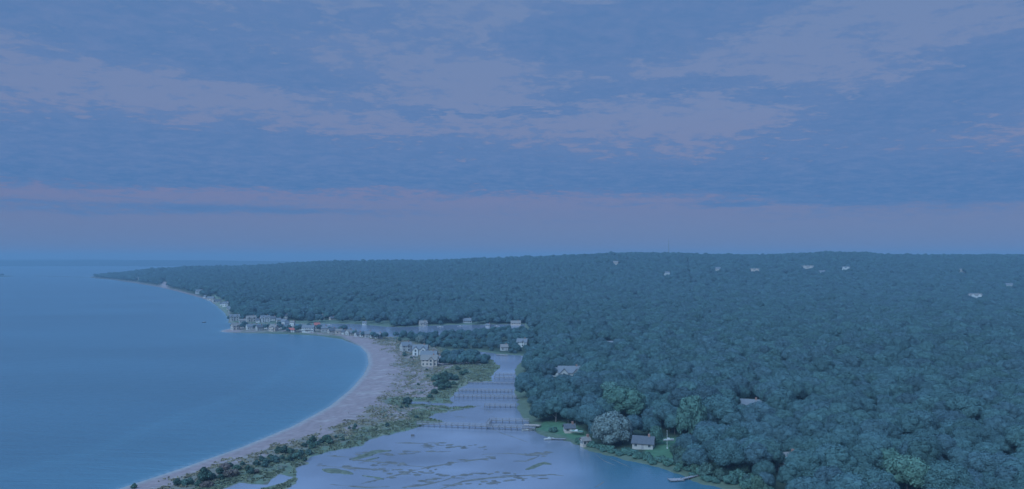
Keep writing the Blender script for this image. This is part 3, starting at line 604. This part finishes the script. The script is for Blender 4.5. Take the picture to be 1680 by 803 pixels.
pyc = HZ+(H-cz-10*size)*F/cand[:, 1]
inview = (px > -8) & (px < 1700) & (pyc < 812)
order = np.argsort(np.where(inview, cand[:, 1], 1e9)); near = set(order[:300].tolist())
prot = []
for i in order[:300]:
    kc = rs.randint(6)
    e, t, c_ = one_tree('oak_tree', cand[i, 0], cand[i, 1], cz[i]-.2, oak_c[kc], oak_t[rs.randint(3)], size[i]*1.02, rs.rand()*6.28, 'dark green round crowned oak standing in the close wood right of the creek', 'tree', 'oak trees of the nearest wood')
    if len(prot) < 6 and kc not in [q[0] for q in prot]: prot.append((kc, c_))
far_i = np.array([i for i in range(len(cand)) if i not in near])
print('forest trees', len(cand), 'instanced', len(far_i))
me = bpy.data.meshes.new('wood'); me.vertices.add(len(far_i)); me.vertices.foreach_set('co', np.c_[cand[far_i], cz[far_i]-.2].astype(np.float32).ravel())
for nm, vals, ty in (('sc', size[far_i], 'FLOAT'), ('rz', rs.rand(len(far_i))*6.28, 'FLOAT'), ('pick', rs.randint(0, len(prot), len(far_i)), 'INT')):
    a = me.attributes.new(nm, ty, 'POINT'); a.data.foreach_set('value', np.asarray(vals, np.float32 if ty == 'FLOAT' else np.int32))
wood_o = link('wood', me); tag(wood_o, 'unbroken dark green wood covering the land to the ridge', 'forest', kind='stuff')
ng = bpy.data.node_groups.new('wood_scatter', 'GeometryNodeTree'); ng.interface.new_socket('Geometry', in_out='INPUT', socket_type='NodeSocketGeometry'); ng.interface.new_socket('Geometry', in_out='OUTPUT', socket_type='NodeSocketGeometry')
gi = ng.nodes.new('NodeGroupInput'); go = ng.nodes.new('NodeGroupOutput'); jn = ng.nodes.new('GeometryNodeJoinGeometry')
for kc, ob in prot:
    oi = ng.nodes.new('GeometryNodeObjectInfo'); oi.inputs['Object'].default_value = ob; oi.inputs['As Instance'].default_value = True; ng.links.new(oi.outputs['Geometry'], jn.inputs[0])
def natt(nm, ty):
    a = ng.nodes.new('GeometryNodeInputNamedAttribute'); a.data_type = ty; a.inputs[0].default_value = nm; return a.outputs[0]
ip = ng.nodes.new('GeometryNodeInstanceOnPoints'); ng.links.new(gi.outputs[0], ip.inputs['Points']); ng.links.new(jn.outputs[0], ip.inputs['Instance']); ip.inputs['Pick Instance'].default_value = True
ng.links.new(natt('pick', 'INT'), ip.inputs['Instance Index'])
cx_ = ng.nodes.new('ShaderNodeCombineXYZ'); ng.links.new(natt('rz', 'FLOAT'), cx_.inputs[2]); ng.links.new(cx_.outputs[0], ip.inputs['Rotation'])
cs_ = ng.nodes.new('ShaderNodeCombineXYZ'); s_ = natt('sc', 'FLOAT')
for j in range(3): ng.links.new(s_, cs_.inputs[j])
ng.links.new(cs_.outputs[0], ip.inputs['Scale']); ng.links.new(ip.outputs[0], go.inputs[0])
md = wood_o.modifiers.new('scatter', 'NODES'); md.node_group = ng

spm = dict(silver=crown_mesh('crown', M['silver'], 91, R=7.0, zc=4.6, rz=5.4, lobes=28, leaves=4200, leaf=.6, lobe_r=(.28, .4)),
           pale=crown_mesh('crown', M['willow'], 92, R=6.6, zc=6.2, rz=5.0, lobes=22, leaves=3600, leaf=.55, lobe_r=(.28, .42)),
           willow=crown_mesh('crown', M['willow'], 93, R=5.0, zc=7.4, rz=6.6, lobes=20, leaves=4200, leaf=.75, lobe_r=(.32, .46), droop=3.2),
           bright=crown_mesh('crown', M['bright'], 94, R=5.8, zc=7.6, rz=4.8, lobes=20, leaves=3600, leaf=.6, lobe_r=(.3, .44)))
for p_, z_, s in zip(sp_p, sp_z, SPECIAL):
    one_tree(s[4], p_[0], p_[1], z_-.1, spm[s[2]], oak_t[0], s[3], random.random()*6, s[5])

for a, b, q_ in [(397, 543, .55), (401, 541, .6), (418, 543, .45), (436, 544, .55), (441, 543, .5), (460, 544, .6), (466, 546, .5), (472, 547, .4), (487, 547, .6), (491, 546, .55), (524, 547, .65), (528, 546, .5), (559, 549, .6), (564, 548, .7), (582, 553, .5), (596, 556, .5), (612, 558, .55), (618, 560, .5), (376, 527, .55), (379, 524, .5), (398, 529, .6), (422, 528, .7), (458, 536, .5), (632, 560, .6), (625, 559, .45)]:
    p_ = P(a, b); z_ = float(ground(np.array([p_]))[0]); one_tree('shore_tree', p_[0], p_[1], max(z_, .2)-.2, oak_c[int(a) % 6], oak_t[0], q_, a, 'small dark tree between the houses of the spit hamlet', 'tree', 'small trees in the spit hamlet')
# ---- shrubs of the dunes
shr = [crown_mesh('crown', M['cedar'], 31+k, R=1.9, zc=1.5, rz=1.6, lobes=8, leaves=420, leaf=.5, lobe_r=(.36, .6), pointed=.4) for k in range(3)]
shr_red = crown_mesh('crown', M['red'], 38, R=1.7, zc=.8, rz=.8, lobes=8, leaves=380, leaf=.45, lobe_r=(.36, .6))
stm = trunk_mesh('trunk', 1.3, .1, 1.2, 5)
SH = [(466, 747, 1.7), (493, 748, 1.1), (486, 755, 1.3), (474, 759, 1.4), (462, 756, .9), (450, 762, 1.5), (429, 761, 1.3), (437, 764, 1), (421, 769, 1.2), (435, 770, 1), (389, 777, 1.3), (407, 777, 1), (412, 781, 1), (361, 782, 1.2), (362, 789, .9), (336, 792, 2), (345, 790, 1.3), (352, 789, .8), (325, 801, 1.2), (311, 799, 1.2), (303, 801, 1.1), (291, 801, 1.1), (457, 747, 1.3), (474, 747, 1.3), (492, 750, .9), (506, 747, 1.1), (499, 737, 1), (513, 731, 1.2), (512, 738, 1.3), (506, 733, 1.1), (526, 731, 1.2), (533, 729, 1.4), (538, 726, 1.3), (541, 731, 1.3), (520, 734, 1.1), (551, 723, .8), (563, 726, .7), (583, 706, .8), (581, 709, .7), (573, 709, .5), (635, 703, .9), (714, 629, 1.9), (722, 627, 2.3), (730, 624, 2.2), (739, 626, 2), (717, 637, 2.2), (724, 642, 2), (735, 638, 2), (729, 633, 2.3), (748, 626, 1.7), (757, 620, 1.5), (764, 616, 1.4), (712, 649, 1.6), (668, 664, 1.8), (659, 673, .8), (667, 672, .8), (683, 689, .9), (220, 803, .9), (500, 757, .7), (655, 563, 1.6), (664, 588, 1.4), (675, 592, 1.2), (700, 612, .8), (686, 636, .8), (702, 622, .7), (744, 633, 1.4), (751, 612, 1.4), (706, 655, 1.2), (398, 770, .8), (378, 772, .7), (444, 755, .8), (480, 744, .7)]
sp2 = np.array([P(a, b) for a, b, _ in SH]); sz2 = ground(sp2)
for i, ((a, b, s), p_, z_) in enumerate(zip(SH, sp2, sz2)):
    e = empty('cedar_shrub', (p_[0], p_[1], max(z_, .1)-.1), random.random()*6, label='dark cedar bush of the dense clump beside the marsh point' if 700 < a < 766 else ('dark cedar bush in the long strip between beach and lower creek' if a < 560 else 'lone dark cedar bush dotted on the open dune grass'), cat='bush', group='cedar bushes of the dense clump' if 700 < a < 766 else ('cedar bushes of the lower strip' if a < 560 else 'lone cedar bushes')); q = s*random.uniform(.62, .82); e.scale = (q*random.uniform(.9, 1.2), q, q*random.uniform(.75, 1.05))
    link('trunk', stm, e); link('crown', shr[i % 3], e)
for a, b, s in [(369, 776, 1.2), (377, 784, 1.4), (383, 783, 1.3), (336, 801, 1.1), (414, 780, .8), (419, 779, .9), (372, 786, 1.1), (343, 800, 1)]:
    p_ = P(a, b); e = empty('russet_bush', (p_[0], p_[1], float(ground(np.array([p_]))[0])-.1), random.random()*6, label='low russet bush among the dark cedars at the lower left dunes', cat='bush', group='russet bushes on the dunes'); e.scale = (s, s, s)
    link('trunk', stm, e); link('crown', shr_red, e)
# scrub along the right bank, in front of the bungalow lawn
bk = crown_mesh('crown', M['willow'], 41, R=2.0, zc=1.0, rz=1.1, lobes=9, leaves=480, leaf=.5, lobe_r=(.36, .55))
for i in range(64):
    t = i/63; a = I(t, [0, .25, .5, .75, 1], [905, 985, 1035, 1110, 1190]); b = I(a, [878, 896, 926, 950, 965, 992, 1038, 1083, 1110, 1137, 1160, 1190], [707, 714, 718, 729, 736, 743, 755, 766, 774, 785, 793, 800])
    if 905 < a < 950: continue
    p_ = P(a+random.uniform(-4, 4), b-random.uniform(1, 9 if a > 1000 else 4)); z_ = float(ground(np.array([p_]))[0])
    e = empty('bank_bush', (p_[0], p_[1], z_-.1), random.random()*6, label='low green scrub bush along the right hand creek bank', cat='bush', group='scrub bushes on the creek bank'); s = random.uniform(.6, 1.15); e.scale = (s, s, s)
    link('trunk', stm, e); link('crown', bk, e)

for i in range(46):
    a = random.uniform(1105, 1262); b = I(a, [1083, 1110, 1137, 1160, 1190, 1260], [766, 774, 785, 793, 800, 825])-random.uniform(6, 26)
    p_ = P(a, b); z_ = float(ground(np.array([p_]))[0])
    e = empty('thicket_bush', (p_[0], p_[1], z_-.1), random.random()*6, label='dark green thicket bush under the oaks beside the lower right walkway', cat='bush', group='thicket bushes under the bank oaks'); s = random.uniform(.9, 1.7); e.scale = (s, s, s*random.uniform(.9, 1.4))
    link('trunk', stm, e); link('crown', shr[i % 3] if i % 3 else bk, e)
# ------------------------------------------------------------------ houses
def frame_mesh():
    b = MB(); w, h, t = .55, .7, .09
    b.box(-w-t, w+t, -.08, 0, h, h+t); b.box(-w-t, w+t, -.08, 0, -h-t, -h); b.box(-w-t, -w, -.08, 0, -h, h); b.box(w, w+t, -.08, 0, -h, h); b.box(-.03, .03, -.05, 0, -h, h)
    return b.mesh('window_frame', M['white'])
FM = frame_mesh(); PM = MB().box(-.55, .55, -.02, .02, -.7, .7).mesh('pane', M['glass']); DM = MB().box(-.5, .5, -.06, .02, 0, 2.1).mesh('door', M['wood'])
def gable(b, x0, x1, y0, y1, z, rise, axis='x', over=.5, th=.18):
    if axis == 'x':
        ym = (y0+y1)/2; y0 -= over; y1 += over; x0 -= over; x1 += over; sl = rise*over/((y1-y0)/2-over)
        for ya, sg in ((y0, 1), (y1, -1)):
            lo = z-sl; b.add([(x0, ya, lo), (x1, ya, lo), (x1, ym, z+rise), (x0, ym, z+rise), (x0, ya, lo+th), (x1, ya, lo+th), (x1, ym, z+rise+th), (x0, ym, z+rise+th)], [(0, 1, 2, 3), (4, 5, 6, 7), (0, 1, 5, 4), (1, 2, 6, 5), (0, 3, 7, 4)])
    else:
        xm = (x0+x1)/2; x0 -= over; x1 += over; y0 -= over; y1 += over*0; sl = rise*over/((x1-x0)/2-over)
        for xa in (x0, x1):
            lo = z-sl; b.add([(xa, y0, lo), (xa, y1, lo), (xm, y1, z+rise), (xm, y0, z+rise), (xa, y0, lo+th), (xa, y1, lo+th), (xm, y1, z+rise+th), (xm, y0, z+rise+th)], [(0, 1, 2, 3), (4, 5, 6, 7), (0, 1, 5, 4), (0, 3, 7, 4), (1, 2, 6, 5)])
def gwall(b, x0, x1, y0, y1, z0, z, rise, axis='x'):
    b.box(x0, x1, y0, y1, z0, z)
    if axis == 'x':
        ym = (y0+y1)/2
        for xa in (x0, x1): b.add([(xa, y0, z), (xa, y1, z), (xa, ym, z+rise-.05)], [(0, 1, 2)])
    else:
        xm = (x0+x1)/2; b.add([(x0, y0, z), (x1, y0, z), (xm, y0, z+rise-.05)], [(0, 1, 2)])
for i, (h, p_, z_) in enumerate(zip(HL, hp, hz)):
    hx, hy, w, dp_, wh, wm, rm, rot, label, st = h
    if p_[1] > 850 and h[1] is not None: wh *= random.uniform(.62, .95); dp_ *= .85; rot += random.uniform(-28, 28); w *= random.uniform(.72, .95)
    if p_[1] > 850 and 640 < h[0] < 870: wh *= .72; w *= .88
    z_ = max(float(z_), .6); facing = -math.atan2(p_[0], p_[1])
    e = empty('house', (p_[0], p_[1], z_), facing*.7+math.radians(rot), label=label, cat='house')
    rise = dp_*.38; wb = MB(); rb = MB(); gwall(wb, -w/2, w/2, -dp_/2, dp_/2, -3, wh, rise); gable(rb, -w/2, w/2, -dp_/2, dp_/2, wh, rise)
    fronts = []
    if st == 'g':
        for gxx in ((-.27*w, .25*w) if w > 12 else (.12*w,)):
            gw = w*.17; gr = gw*1.05; gwall(wb, gxx-gw, gxx+gw, -dp_/2-1.3, -dp_/2+.5, -3, wh-.1, gr, 'y')
            gable(rb, gxx-gw, gxx+gw, -dp_/2-1.3, -dp_*.1, wh-.1, gr, 'y'); fronts.append((gxx, gw))
    if st == 'l':
        wb.box(-w*.3, w*.3, -dp_/2-1.8, -dp_/2, -3, .2)
        for q in range(5): wb.tube((-w*.3+q*w*.15, -dp_/2-1.7, .2), (-w*.3+q*w*.15, -dp_/2-1.7, 2.6), .1)
        rb.box(-w*.31, w*.31, -dp_/2-2, -dp_/2, 2.6, 2.75)
    wb.build('wall', M[wm], e); ro = rb.build('roof', M[rm], e)
    cb_ = MB().box(w*.22, w*.22+.9, -.45, .45, wh+rise*.5, wh+rise+1.1); cb_.build('chimney', M['brick'], ro)
    def win(x, y, z, rz=0, sc=1):
        o = link('window', FM, e); o.location = (x, y, z); o.rotation_euler = (0, 0, rz); o.scale = (sc, 1, sc); q = link('pane', PM, o); return o
    n = max(2, int(w/2.6))
    for fl in range(1 if wh < 4.6 else 2):
        for q in range(n):
            x = -w/2+w*(q+.5)/n; yy = -dp_/2
            for gxx, gw in fronts:
                if abs(x-gxx) < gw+.65: yy = None
            if yy is None or (st == 'l' and fl == 0 and abs(x) < .3*w and q % 2): continue
            if fl == 0 and q == n//2: o = link('door', DM, e); o.location = (x, yy, 0.05); continue
            win(x, yy, 1.6+fl*2.8)
        for gxx, gw in fronts: win(gxx, -dp_/2-1.3, 1.6+fl*2.8, 0, 1.3)
        for sgn in (-1, 1):
            for q in (-.22, .22): win(sgn*w/2, q*dp_, 1.6+fl*2.8, sgn*math.pi/2)

# ------------------------------------------------------------------ piers over the creek
PPM = MB().tube((0, 0, -2.2), (0, 0, 0), .10, .09, 6).mesh('post', M['post'])
def pier(a, b, w, zdeck, step, rail, label, m='wood', both=True, zpost=.9, name='pier'):
    A = np.array(P(*a)); B = np.array(P(*b)); L0 = np.linalg.norm(B-A); ang = math.atan2(*(B-A)[::-1])
    e = empty(name, (A[0], A[1], 0), ang, label=label, cat='pier')
    d = MB(); x = 0
    while x < L0: d.box(x, min(x+.55, L0), -w/2, w/2, zdeck-.1, zdeck); x += .6
    tag(d.build('deck_boards', M[m], e), kind='stuff')
    j = MB(); j.box(0, L0, -w/2+.05, -w/2+.2, zdeck-.32, zdeck-.102); j.box(0, L0, w/2-.2, w/2-.05, zdeck-.32, zdeck-.102); j.build('joist', M['post'], e)
    for sy in (-1, 1):
        if rail:
            r = MB(); r.box(0, L0, sy*w/2-.05, sy*w/2+.05, zdeck+.95, zdeck+1.05); r.box(0, L0, sy*w/2-.04, sy*w/2+.04, zdeck+.5, zdeck+.57); r.build('handrail', M['wood'], e)
        n = int(L0/step)
        for k_ in range(n+1):
            o = link('post', PPM, e); o.location = (k_*L0/max(n, 1), sy*(w/2+.14), zdeck+(zpost if rail else .35))
            o.scale = (1, 1, (zdeck+(zpost if rail else .35)+1.2)/2.2)
    return e
pier((684, 700), (878, 707.5), 1.7, 1.6, 3.0, True, 'longest timber pier, crossing the whole creek to the tan landing on the right bank')
pier((803, 694.5), (868, 695.5), 1.6, 1.6, 3.2, True, 'short railed timber pier just behind the right half of the longest one')
pier((795, 669), (846, 669.8), 1.6, 1.3, 2.6, True, 'timber pier reaching from the marsh spur to the right bank')
pier((746, 653.5), (848, 654.5), 1.6, 1.3, 2.6, True, 'pale railed timber pier, nearer of the close parallel pair')
pier((752, 643.5), (840, 645), 1.5, 1.3, 2.4, True, 'timber pier, farther of the close parallel pair')
pier((811, 622.5), (843, 623), 1.6, 1.4, 2.8, True, 'short timber pier past the parallel pair near the creek bend')
pier((813, 617), (845, 617.3), 1.5, 1.2, 2.8, True, 'farthest short timber pier just below the creek bend')
pier((768, 629), (848, 630.5), 1.2, .8, 3.2, False, 'low narrow footpier without rails beside the marsh point')
pier((800, 700.5), (804, 695), 1.4, 1.6, 2.2, True, 'short link of decking joining the longest pier to the one behind')
pier((860, 701.5), (886, 703), 3.0, 1.5, 2.6, False, 'tan timber landing where the longest pier meets the right bank', 'tanwood')
pier((905, 722), (928, 722.5), 1.2, .7, 2.4, False, 'short narrow jetty on the right bank with a small boat at its end')
pier((1119, 789), (1158, 779.5), 1.2, .8, 2.6, False, 'bent walkway leading from the lower right bank to the floating platform')
pier((1098, 789.5), (1120, 788.5), 3.0, .55, 2.5, False, 'square floating platform at the end of the lower right walkway', 'wood', name='floating_platform')
pier((815, 583), (833, 584.5), 1.6, .9, 2.5, False, 'pale small dock in the upper channel before the white house', 'tanwood')
# lone mooring posts
for a, b in [(677, 716), (679, 716), (675, 716)]:
    p_ = P(a, b); o = tag(MB().tube((0, 0, -1.5), (0, 0, .9), .35, .3, 8).build('mooring_pile', M['post']), 'dark mooring pile standing in the open creek left of the longest pier', 'post', 'mooring piles in the open creek'); o.location = (*p_, 0)

# ------------------------------------------------------------------ boats
def boat(px_, py_, L0, rz, label, hull='white', z=0.0, mast=0, cover=None):
    p_ = P(px_, py_); e = empty('boat', (p_[0], p_[1], z), rz, label=label, cat='boat')
    n = 9; v = []; f = []
    for k_ in range(n):
        t = k_/(n-1); x = (t-.5)*L0; wd_ = L0*.17*(1-max(0, (t-.45)/.55)**2.2)*(.85 if t == 0 else 1); sh_ = .15+.5*t*t
        v += [(x, -wd_, .6+sh_*.5), (x, -wd_*.8, .15), (x, 0, -.25), (x, wd_*.8, .15), (x, wd_, .6+sh_*.5)]
    for k_ in range(n-1):
        for j in range(4): a = k_*5+j; f.append((a, a+5, a+6, a+1))
    f.append((0, 1, 2, 3, 4)); b = MB().add(v, f); b.build('hull', M[hull], e, True)
    d = MB(); 
    for k_ in range(n-1): d.add([tuple(np.array(v[k_*5])*[1, .92, .9]), tuple(np.array(v[k_*5+5])*[1, .92, .9]), tuple(np.array(v[k_*5+9])*[1, .92, .9]), tuple(np.array(v[k_*5+4])*[1, .92, .9])], [(0, 1, 2, 3)])
    d.build('deck', M[cover or 'cream'], e)
    c_ = MB(); c_.add([(-L0*.12, -L0*.09, .6), (L0*.16, -L0*.08, .7), (L0*.16, L0*.08, .7), (-L0*.12, L0*.09, .6), (-L0*.1, -L0*.075, 1.3), (L0*.07, -L0*.065, 1.3), (L0*.07, L0*.065, 1.3), (-L0*.1, L0*.075, 1.3)], [(4, 5, 6, 7), (0, 1, 5, 4), (1, 2, 6, 5), (2, 3, 7, 6), (3, 0, 4, 7)])
    c_.build('cabin', M['white'] if hull == 'white' else M['grey'], e)
    w_ = MB().add([(L0*.162, -L0*.06, .8), (L0*.162, L0*.06, .8), (L0*.082, L0*.05, 1.27), (L0*.082, -L0*.05, 1.27)], [(0, 1, 2, 3)]); w_.build('windshield', M['glass'], e)
    if mast: MB().tube((0, 0, .8), (0, 0, mast), .09, .05).build('mast', M['white'], e); MB().tube((0, 0, 1.7), (-L0*.4, 0, 1.7), .12, .1).build('boom', M['white'], e)
    return e
boat(901, 722, 5, .2, 'small white motorboat tied at the end of the right bank jetty')
boat(865, 707, 5.5, .1, 'white motorboat moored below the tan landing')
boat(946, 717, 6.5, 2.7, 'white boat stored on the grass beside the brown boathouse', z=2.2, cover='gold')
boat(335, 529.5, 7, 1.2, 'lone dark boat on the open bay off the wooded shore', 'hull')
boat(773, 583, 8, 1.0, 'sailing boat with bare mast in the upper channel', mast=10)
boat(666, 548, 6, .3, 'white boat on the near side of the harbour pond', mast=0)
boat(722, 537, 8, .1, 'white boat moored at the far bank of the harbour pond')
boat(755, 536, 7, .1, 'white boat moored left of the windowed pond house')
boat(815, 536, 7, .1, 'white boat moored right of the pond boathouse')
boat(540, 534, 7, .2, 'white boat at the narrow left end of the harbour pond')
boat(1097, 739, 5, .1, 'white dinghy pulled up on the lawn beside the flagpole', z=4.2)

# flagpoles
for a, b, hh, lab in [(1094.5, 744, 7.6, 'tall white flagpole on the lawn right of the bungalow'), (648, 566, 7, 'white flagpole at the back edge of the wide beach'), (696, 583, 13, 'white flagpole rising behind the big white gabled beach house'), (712, 592, 13, 'white flagpole beside the twin gabled tan beach house'), (392, 529, 12, 'white flagpole right of the grey gabled house on the point')]:
    p_ = P(a, b); z_ = float(ground(np.array([p_]))[0]); e = empty('flagpole', (*p_, z_), 0, label=lab, cat='flagpole')
    MB().tube((0, 0, -.3), (0, 0, hh), .10, .06, 8).build('pole', M['white'], e); MB().tube((0, 0, hh), (0, 0, hh+.25), .14, .06, 8).build('finial', M['white'], e); MB().tube((-.25, 0, 0), (.25, 0, 0), .3, .3, 8).build('base', M['white'], e)
# tall radio mast on the ridge
Dm = 2585.; pm = PD(1097, Dm); zm = float(ground(np.array([pm]))[0]); ztop = H+(HZ-391)*Dm/F
e = empty('radio_mast', (*pm, zm), 0, label='slender lattice radio mast rising from the wooded ridge', cat='mast')
b = MB(); hh = ztop-zm; r0 = 2.4
for k_ in range(3):
    a = k_*2.094; b.tube((r0*math.cos(a), r0*math.sin(a), -1), (.5*math.cos(a), .5*math.sin(a), hh*.9), .5, .42, 5)
b.build('leg', M['steel'], e); b = MB()
for q in range(22):
    t0, t1 = q/22, (q+1)/22
    for k_ in range(3):
        a, a2 = k_*2.094, (k_+1)*2.094; ra, rb_ = r0+(.5-r0)*t0, r0+(.5-r0)*t1
        b.tube((ra*math.cos(a), ra*math.sin(a), hh*.9*t0), (rb_*math.cos(a2), rb_*math.sin(a2), hh*.9*t1), .22, .22, 4)
tag(b.build('lattice', M['steel'], e), kind='stuff'); MB().tube((0, 0, hh*.88), (0, 0, hh), .5, .35).build('antenna', M['steel'], e)

# low sandbar running off the far tip, and the wooded islet at the left edge
b = MB(); n_ = 40
for k_ in range(n_): pass
sb = []; xs_ = np.linspace(58, 152, 60)
for d_, z_ in ((-45, -.3), (-8, .5), (8, .6), (45, -.3)):
    dd = H*F/(I(xs_, [58, 100, 152], [452.8, 454.2, 455.6])-HZ)+d_*(.5+.5*np.abs(np.sin(xs_*.13))); sb.append(np.stack([(xs_-CX)/F*dd, dd, np.full(60, z_)], -1))
tag(link('sandbar', grid_mesh('sandbar', np.concatenate(sb), grid_faces(4, 60), M['mud'])), kind='structure')
isl = MB(); c0 = PD(-8, 3950)
for r_, z_ in ((62, -1.), (50, 1.5), (20, 2.0)):
    isl.v += [(c0[0]+r_*math.cos(t_*.524), c0[1]+r_*2*math.sin(t_*.524), z_) for t_ in range(12)]
for r_ in range(2):
    for t_ in range(12): isl.f.append((r_*12+t_, r_*12+(t_+1) % 12, r_*12+12+(t_+1) % 12, r_*12+12+t_))
isl.f.append(tuple(range(24, 36))); tag(isl.build('islet', M['marsh']), kind='structure')
for k_ in range(9):
    x_ = c0[0]-42+k_*10.5; one_tree('islet_tree', x_, c0[1]+random.uniform(-25, 10), 1.2, oak_c[k_ % 6], oak_t[0], random.uniform(.7, 1.1), k_, 'dark tree of the clump on the small islet at the left edge', 'tree', 'trees on the islet')

# ------------------------------------------------------------------ haze
HZM = bpy.data.materials.new('haze'); HZM.use_nodes = True; t_ = HZM.node_tree; t_.nodes.clear()
pv = t_.nodes.new('ShaderNodeVolumePrincipled'); oo = t_.nodes.new('ShaderNodeOutputMaterial'); t_.links.new(pv.outputs[0], oo.inputs['Volume'])
pv.inputs['Color'].default_value = (.34, .52, .67, 1); pv.inputs['Density'].default_value = .00018; pv.inputs['Anisotropy'].default_value = 0.0
MB().box(-15000, 15000, -300, 14500, -4, ztop+4)
hb = MB().box(-15500, 15500, -350, 14600, -4, ztop+3).build('haze', HZM); tag(hb, kind='stuff')
